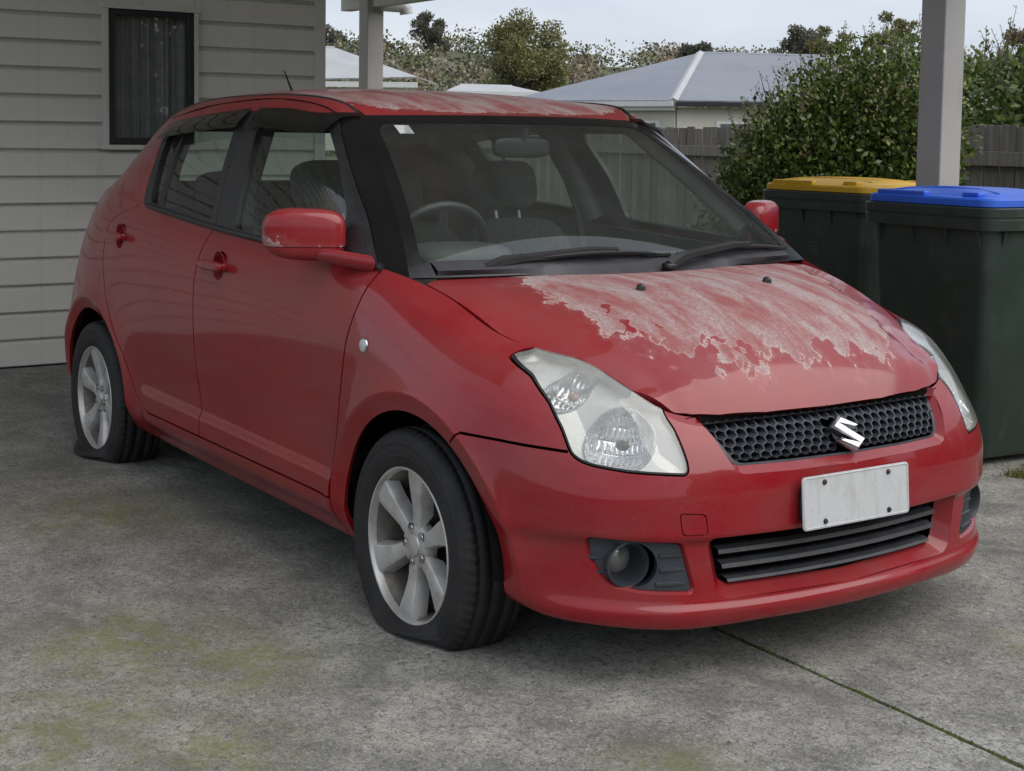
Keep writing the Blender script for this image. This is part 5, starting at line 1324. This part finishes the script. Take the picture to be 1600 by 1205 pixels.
# ------------------------------------------------------------------ cowl, wipers
yy = np.linspace(-.64, .64, 61); xr_ = hrear(-np.abs(yy)); zr_ = hood_z(np.maximum(xr_, -.16), np.abs(yy))
def ws_row(r, lift):
    P_ = WS[:, r]+WN[:, r]*lift; o_ = np.argsort(P_[:, 1]); return np.stack([np.interp(yy, P_[o_, 1], P_[o_, c]) for c in range(3)], 1)
ra, rb2, rc = ws_row(2, .010), ws_row(5, .007), ws_row(8, .0015)
V = [(x+.014, y, z-.022) for x, y, z in zip(xr_, yy, zr_)]+[(x-.006, y, z-.010) for x, y, z in zip(xr_, yy, zr_)]+[tuple(p) for p in ra]+[tuple(p) for p in rb2]+[tuple(p) for p in rc]
m_ = len(yy); F = [(r*m_+i, r*m_+i+1, (r+1)*m_+i+1, (r+1)*m_+i) for r in range(4) for i in range(m_-1)]
tri_obj('cowl', V, F, MATS['cowl_plastic'], car, sharp=35)
def on_screen(y, w, lift):
    i = np.argmin(np.abs(WS[:, int(w*(nw-1)), 1]-y)); j = int(w*(nw-1)); return WS[i, j]+WN[i, j]*lift
def wiper(yp, yt, w_mid, label):
    t = empty('wiper', (0, 0, 0), 0, car); base = np.array([float(hrear(np.array([-abs(yp)]))[0])-.015, yp, .962])
    mid = on_screen(yt, w_mid, .030); knee = base*.72+mid*.28+np.array([0, 0, .016])
    mb = MB(); V, F = superbox(base, (.018, .02, .010), .6, 10); tri_obj('pivot_cap', V, F, BLK, t)
    mb.tube([base, base*.86+mid*.14+np.array([0, 0, .016]), knee], [.017, .017, .014], 6); mb.tube([knee, knee*.3+mid*.7+np.array([0, 0, .006]), mid], [.014, .012, .009], 6); mb.build('arm', BLK, t, True)
    a, b = yt-.30*np.sign(yt-yp), yt+.20*np.sign(yt-yp); n = 12
    pts = [on_screen(a+(b-a)*k/n, w_mid-.012+.02*math.sin(math.pi*k/n)*.4, .012) for k in range(n+1)]
    MB().tube([tuple(p) for p in pts], .0055, 6).build('blade', MATS['rubber_seal'], t, True)
    pts = [on_screen(a+(b-a)*k/n, w_mid-.012, .010+.020*math.sin(math.pi*k/n)) for k in range(1, n)]
    MB().tube([tuple(p) for p in pts], [.003]+[.0055]*(n-3)+[.003], 5).build('bridge', BLK, t, True)
wiper(-.50, -.08, .085, ''); wiper(.06, .45, .085, '')

# ------------------------------------------------------------------ door mirrors
for side in (-1, 1):
    mr = empty('door_mirror', (0, 0, 0), 0, car); c = np.array((-.505, side*.852, 1.046)); rz = Matrix.Rotation(R(27)*side, 4, 'Z'); rz3 = np.array(rz.to_3x3()).T
    V, F = superbox((0, 0, 0), (.062, .116, .073), .50, 40)
    V[:, 0] = np.where(V[:, 0] < 0, V[:, 0]*.30, V[:, 0]); q = V[:, 1]*side/.118
    V[:, 2] *= 1-.20*np.clip(q, 0, 1)**2; V[:, 0] -= .022*np.clip(q, 0, 1)**2; V[:, 2] += .004*q
    tris = np.concatenate([F[:, [0, 1, 2]], F[:, [0, 2, 3]]])
    D = np.concatenate([V, np.zeros((len(V), 4))], 1)
    up_ = clip(D, tris, lambda D: -.032-D[:, 2]); lo_ = clip(D, tris, lambda D: D[:, 2]+.034)
    wear = .42-(up_[0][:, 2]+.032)/.06+.55*np.clip(up_[0][:, 1]*side/.118, -.3, 1)**2
    tri_obj('mirror_cap', up_[0][:, :3] @ rz3+c, up_[1], RED, mr, {'peel': np.clip(wear, 0.0, .9)})
    tri_obj('mirror_underside', (lo_[0][:, :3]*[.975, .985, 1]) @ rz3+c, lo_[1], RED, mr)
    V2, F2 = superbox((0, 0, 0), (.050, .104, .056), .62, 20); V2[:, 0] = np.where(V2[:, 0] < 0, V2[:, 0]*.2, V2[:, 0])-.006; V2[:, 2] *= 1-.2*np.clip(V2[:, 1]*side/.104, 0, 1)**2; V2[:, 0] -= .022*np.clip(V2[:, 1]*side/.104, 0, 1)**2; tri_obj('mirror_core', V2 @ rz3+c, F2, BLK, mr)
    arm = [(-.475, side*.850, .994), (-.42, side*.830, .992), (-.36, side*.80, .986), (-.305, side*.762, .978)]
    mb = MB()
    rings = []
    for k, p in enumerate(arm):
        h = (.012, .018, .021, .022)[k]; w = (.04, .042, .044, .046)[k]
        rings.append([mb.bm.verts.new((p[0]+w*math.cos(t)*abs(math.cos(t))**-.35 if abs(math.cos(t)) > .01 else p[0], p[1], p[2]+h*math.sin(t))) for t in np.linspace(0, 2*math.pi, 16, endpoint=False)])
    for a, b in zip(rings, rings[1:]):
        for k in range(16): mb.bm.faces.new((a[k], a[(k+1) % 16], b[(k+1) % 16], b[k]))
    mb.bm.faces.new(rings[0]); mb.bm.faces.new(rings[-1]); mb.build('mirror_arm', RED, mr, True)
    # black sail plate in the window corner
    g = trim(DG, FG, lambda D: poly_sd(X(D), Z(D), [(-.315, .978), (-.50, .990), (-.497, 1.06), (-.475, 1.098), (-.425, 1.092)]))
    V, F = shell(*g, depth=.012, offset=.004, mirror=side == 1); tri_obj('sail_plate', V, F, MATS['black_trim'], mr)

# ------------------------------------------------------------------ wheels
def tyre_mesh(h, bulge):
    prof = [(.196, -.074), (.205, -.086), (.222, -.0925), (.2285, -.0934), (.2305, -.0950), (.2325, -.0938), (.245, -.0955), (.262, -.0945), (.2635, -.0958), (.2655, -.0942), (.284, -.0885), (.293, -.081), (.2975, -.072), (.2995, -.060), (.2945, -.0595), (.2945, -.0555), (.300, -.055), (.301, -.024), (.2955, -.0235), (.2955, -.0185), (.301, -.018), (.301, .018), (.2955, .0185), (.2955, .0235), (.301, .024), (.300, .055), (.2945, .0555), (.2945, .0595), (.2995, .060), (.2975, .072), (.293, .081), (.266, .094), (.222, .0925), (.196, .074)]
    fine = []
    for a, b in zip(prof, prof[1:]):
        k = 3 if abs(a[0]-b[0]) > .012 else 1
        fine += [(a[0]+(b[0]-a[0])*q/k, a[1]+(b[1]-a[1])*q/k) for q in range(k)]
    fine.append(prof[-1]); n = 216; m_ = len(fine); V = []; RIN = .199
    for i in range(n):
        t = 2*math.pi*i/n; ct, st = math.cos(t), math.sin(t); dn = -st
        rmax = .301 if dn < .05 else min(.301, h/dn)
        k = max((rmax-RIN)/(.301-RIN), .06); sq_ = 1-k
        for r, y in fine:
            notch = .0045 if (i % 3 == 0 and r > .286 and .056 < abs(y) < .092) else 0
            rr = r-notch
            r2 = RIN+(rr-RIN)*k if rr > RIN else rr
            y2 = y*(1+bulge*sq_*math.sin(math.pi*min(1, max(0, (r-.196)/.112)))*1.0) + (0)
            if sq_ > .02 and abs(y) > .055: y2 += math.copysign(.012*sq_, y)
            V.append((r2*ct, y2, r2*st))
    F = [(i*m_+j, i*m_+j+1, ((i+1) % n)*m_+j+1, ((i+1) % n)*m_+j) for i in range(n) for j in range(m_-1)]
    return np.array(V), np.array(F)[:, ::-1]
def spoke_mesh():
    rs = [.040, .052, .066, .085, .105, .130, .155, .178, .1925]; hw_ = [.022, .0225, .0215, .0225, .0250, .0290, .0335, .0385, .0415]; dp = [.022, .020, .019, .019, .017, .013, .009, .006, .0055]; tw = [0, .0, .02, .04, .05, .05, .045, .035, .03]
    pr_ = [(-1.22, .036), (-1.06, .010), (-.96, .0015), (-.88, 0), (-.4, -.0015), (0, -.002), (.4, -.0015), (.80, 0), (.90, .0015), (1.10, .014), (1.24, .038)]
    V, F = [], []; m_ = len(pr_)
    for r, w, d, t in zip(rs, hw_, dp, tw):
        for u, e in pr_:
            a = t+u*w/r*.92; V.append((r*math.cos(a), d+e*(1.0 if r > .07 else .5), r*math.sin(a)))
    F = [(i*m_+j, i*m_+j+1, (i+1)*m_+j+1, (i+1)*m_+j) for i in range(len(rs)-1) for j in range(m_-1)]
    return np.array(V), np.array(F)
def rot_y(V, a): c, s = math.cos(a), math.sin(a); return np.stack([V[:, 0]*c-V[:, 2]*s, V[:, 1], V[:, 0]*s+V[:, 2]*c], 1)
RX = Matrix.Rotation(R(90), 4, 'X')         # lathe axis z -> -y (outward on the right side)
def wheel(x, y, z, side, h, bulge, a0, label):
    t = empty('wheel', (x, y, z), 0 if side < 0 else math.pi, car); t['label'] = label
    V, F = tyre_mesh(h, bulge); tri_obj('tyre', V, F, MATS['tyre_rubber'], t)
    yo = -.083                               # outer rim plane
    Mo = Matrix.Translation((0, yo, 0)) @ RX
    rim = MB().lathe([(.196, -.012), (.2005, -.002), (.2025, .0035), (.2005, .0060), (.1965, .0050), (.1935, -.002), (.191, -.014)], 96, Mo).build('rim', MATS['alloy'], t, True, 50)
    MB().lathe([(.191, -.014), (.186, -.030), (.180, -.055), (.178, -.10), (.19, -.15)], 96, Mo).build('rim_barrel', MATS['dusty_alloy'], t, True, 50)
    sv, sf = spoke_mesh(); sv = sv+np.array([0, yo, 0])
    for k in range(6):
        tri_obj('spoke', rot_y(sv, a0+k*math.pi/3), sf, MATS['alloy'], t, sharp=22)
    MB().lathe([(.062, -.050), (.062, -.030), (.058, -.0215), (.046, -.0185), (.035, -.0180), (.0305, -.0180), (.0300, -.0195), (.0292, -.0165), (.027, -.0130), (.015, -.0115), (.0001, -.0112)], 48, Mo).build('hub', MATS['alloy'], t, True, 30)
    for k in range(5):
        a = a0+.5+k*2*math.pi/5; p = (.0455*math.cos(a), yo, .0455*math.sin(a)); M = Matrix.Translation(p) @ RX
        MB().lathe([(.0125, -.0168), (.0118, -.0205), (.0100, -.0320), (.0001, -.0325)], 20, M).build('lug_recess', MATS['brake_iron'], t, True)
        MB().lathe([(.0085, -.0315), (.0085, -.0200), (.0068, -.0165), (.0001, -.0155)], 6, M).build('lug_nut', MATS['chrome'], t)
    MB().lathe([(.03, -.085), (.125, -.085), (.125, -.10), (.03, -.10)], 40, Mo).build('brake_disc', MATS['brake_iron'], t, True, 30)
    MB().lathe([(.02, -.120), (.182, -.120)], 40, Mo).build('spoke_gap_dark', MATS['void_black'], t, True)  # black disc added to darken the gaps between the spokes
    MB().box((.0, yo+.10, 0), (.05, .09, .05), bevel=.01).build('axle_stub', MATS['brake_iron'], t)
    MB().box((-.08, yo+.085, .07), (.09, .05, .09), bevel=.012).build('caliper', MATS['brake_iron'], t)
    return t
wheel(.002, -.722, .281, -1, .2165, .45, R(82), 'front wheel on the driver side with sagging tyre')
wheel(-2.388, -.745, .288, -1, .2235, .75, R(100), 'rear wheel on the driver side with fully flat tyre')
wheel(.002, .722, .281, 1, .2165, .30, R(40), 'front wheel on the bin side')
wheel(-2.388, .745, .288, 1, .2235, .38, R(20), 'rear wheel on the far side')
# wheel housings
for A_ in (FW, RW):
    for side in (-1, 1):
        M = Matrix.Translation((A_[0], side*.50, A_[1])) @ Matrix.Rotation(R(90)*(-side), 4, 'X')
        mb = MB(); mb.lathe([(.001, 0), (A_[2]+.006, 0), (A_[2]+.004, .285), (A_[2]-.001, .300)], 56, M, a0=R(1) if side < 0 else R(181), a1=R(179) if side < 0 else R(359))
        mb.build('wheel_liner', MATS['void_black'], car, True)

# ------------------------------------------------------------------ underbody and cabin
MB().box((-1.2, 0, .30), (1.66, 1.46, .13), bevel=.02).box((-1.2, 0, .27), (3.2, .96, .12)).build('underbody', MATS['void_black'], car)  # dark boxes put in under the cabin to block light
MB().box((.18, 0, .48), (.62, .96, .42), bevel=.02).build('engine_bay_dark', MATS['void_black'], car)  # plain black box filling the engine bay, added to block light
MB().box((-.17, 0, .60), (.05, 1.40, .62)).build('firewall', MATS['void_black'], car)
MB().box((.45, 0, .25), (.36, 1.0, .04)).build('undertray', MATS['liner'], car)
MB().tube([(-2.0, -.55, .235), (-1.6, -.5, .24)], .05, 12).build('exhaust', MATS['brake_iron'], car, True)
for side in (-1, 1):
    MB().poly([(x_, side*.738, z_) for x_, z_ in ((-.38, .36), (-.38, .958), (-1.2, .995), (-2.06, 1.05), (-2.06, .36))], (0, side*.03, 0)).build('door_card', MATS['dash_plastic'], car)
    V, F = superbox((-.80, side*.742, .80), (.26, .04, .035), .5, 12); tri_obj('armrest', V, F, MATS['seat_fabric'], car)
MB().box((-2.3, 0, .66), (.10, 1.3, .66), bevel=.02).build('boot_panel', MATS['void_black'], car)
# dashboard with binnacle
V, F = superbox((-.40, 0, .835), (.25, .70, .125), .42, 40); V[:, 2] += .012*np.cos(V[:, 1]*2.2)-.03*np.clip((-.40-V[:, 0])/.25, 0, 1); dash = tri_obj('dashboard', V, F, MATS['dash_plastic'], car)
V, F = superbox((-.50, -.36, .955), (.11, .17, .055), .6, 24); tri_obj('instrument_hood', V, F, MATS['dash_plastic'], dash)
sw = empty('steering_wheel', (-.63, -.36, .955), 0, car); sw.rotation_euler = (0, R(-64), 0)
MB().lathe([(.178+.0155*math.cos(t), .0155*math.sin(t)) for t in np.linspace(0, 2*math.pi, 13)], 56).build('rim', MATS['black_trim'], sw, True)
V, F = superbox((0, 0, -.02), (.062, .075, .03), .6, 16); tri_obj('hub', V, F, MATS['dash_plastic'], sw)
mb = MB(); 
for a in (0, 90, 180): mb.tube([(0, 0, -.02), (.17*math.sin(R(a+90)), .17*math.cos(R(a+90)), 0)], [.022, .012], 6)
mb.build('spokes', MATS['black_trim'], sw, True)
def seat(x, y, back_h=.62, w=.245, rear=False):
    t = empty('rear_seat' if rear else 'front_seat', (x, y, .36), 0, car); lean = Matrix.Rotation(R(-14), 4, 'Y')
    V, F = superbox((0, 0, 0), (.075, w, back_h/2), .38, 24); V[:, 0] += .035*np.clip(np.abs(V[:, 1])/w-.5, 0, 1)*2*np.clip(1-(V[:, 2]/back_h+.5)*.5, 0, 1)
    V[:, 1] *= 1-.22*np.clip(V[:, 2]/(back_h/2), 0, 1)**2
    V = V @ np.array(lean.to_3x3()).T+np.array([-.05, 0, back_h/2+.05]); tri_obj('backrest', V, F, MATS['seat_fabric'], t)
    V, F = superbox((.26, 0, .08), (.26, w, .085), .45, 18); tri_obj('cushion', V, F, MATS['seat_fabric'], t)
    ctr = np.array([-.05-.0, 0, back_h/2+.05])+np.array(lean.to_3x3() @ Vector((0, 0, back_h/2+.125)))
    V, F = superbox((0, 0, 0), (.052, .128 if not rear else .14, .092), .55, 22); V = V @ np.array(lean.to_3x3()).T+ctr; tri_obj('headrest', V, F, MATS['seat_fabric'], t)
    for s in (-.05, .05):
        a = ctr+np.array([0, s, -.02]); b = ctr+np.array(lean.to_3x3() @ Vector((0, s, -.16))); MB().tube([tuple(a), tuple(b)], .006, 8).build('headrest_post', MATS['chrome'], t, True)
    return t
seat(-1.17, -.365); seat(-1.17, .365); 
seat(-2.02, -.36, .56, .31, True); seat(-2.02, .36, .56, .31, True)
mr = empty('rear_view_mirror', (-.69, 0, 1.29), 0, car)
V, F = superbox((0, 0, 0), (.018, .118, .034), .5, 20, Matrix.Rotation(R(8), 4, 'Z')); tri_obj('mirror_shell', V, F, MATS['black_trim'], mr)
MB().tube([(0, 0, 0), (.03, 0, .06), (.02, 0, .085)], .009, 8).build('mirror_stalk', MATS['dash_plastic'], mr, True)
# headliner just under the roof, inner pillars
HLn = RO[6:, :].copy(); HLn[..., 2] -= .035; nA, nB = HLn.shape[:2]; Vh = np.concatenate([HLn.reshape(-1, 3), HLn.reshape(-1, 3)*[1, -1, 1]])
i_ = np.arange(nA-1)[:, None]*nB; j_ = np.arange(nB-1)[None]; Fh = np.stack([i_+j_, i_+j_+1, i_+nB+j_+1, i_+nB+j_], -1).reshape(-1, 4); Fh = np.concatenate([Fh, Fh+nA*nB])
tri_obj('headliner', Vh, Fh, MATS['headliner'], car)
for side in (-1, 1):
    def gpt(x, z):
        k = np.argmin((DG[:, 0]-x)**2+(DG[:, 2]-z)**2+np.where(np.abs(DG[:, 1]) < .4, 9, 0)); return DG[k, :3]*[1, -side, 1]+np.array([0, -side*.075, 0])
    MB().tube([tuple(gpt(-1.26, 1.0)), tuple(gpt(-1.31, 1.17)), tuple(gpt(-1.37, 1.36)), tuple(gpt(-1.39, 1.41))], [.055, .045, .04, .04], 10).build('inner_pillar', MATS['dash_plastic'], car, True)
    MB().tube([tuple(gpt(-.36, 1.03)), tuple(gpt(-.55, 1.17)), tuple(gpt(-.78, 1.34)), tuple(gpt(-.86, 1.39))], [.03, .03, .03, .03], 10).build('inner_pillar', MATS['headliner'], car, True)
    MB().tube([tuple(gpt(-1.33, 1.22)*np.array([1, .97, 1])), tuple(gpt(-1.27, 1.05)*np.array([1, .93, 1])), (-1.22, side*.68, .75)], .016, 6).build('seat_belt', MATS['seat_fabric'], car, True)
    MB().tube([tuple(gpt(-2.03, 1.08)), tuple(gpt(-2.08, 1.2)), tuple(gpt(-2.14, 1.33))], [.07, .06, .05], 10).build('inner_pillar', MATS['dash_plastic'], car, True)
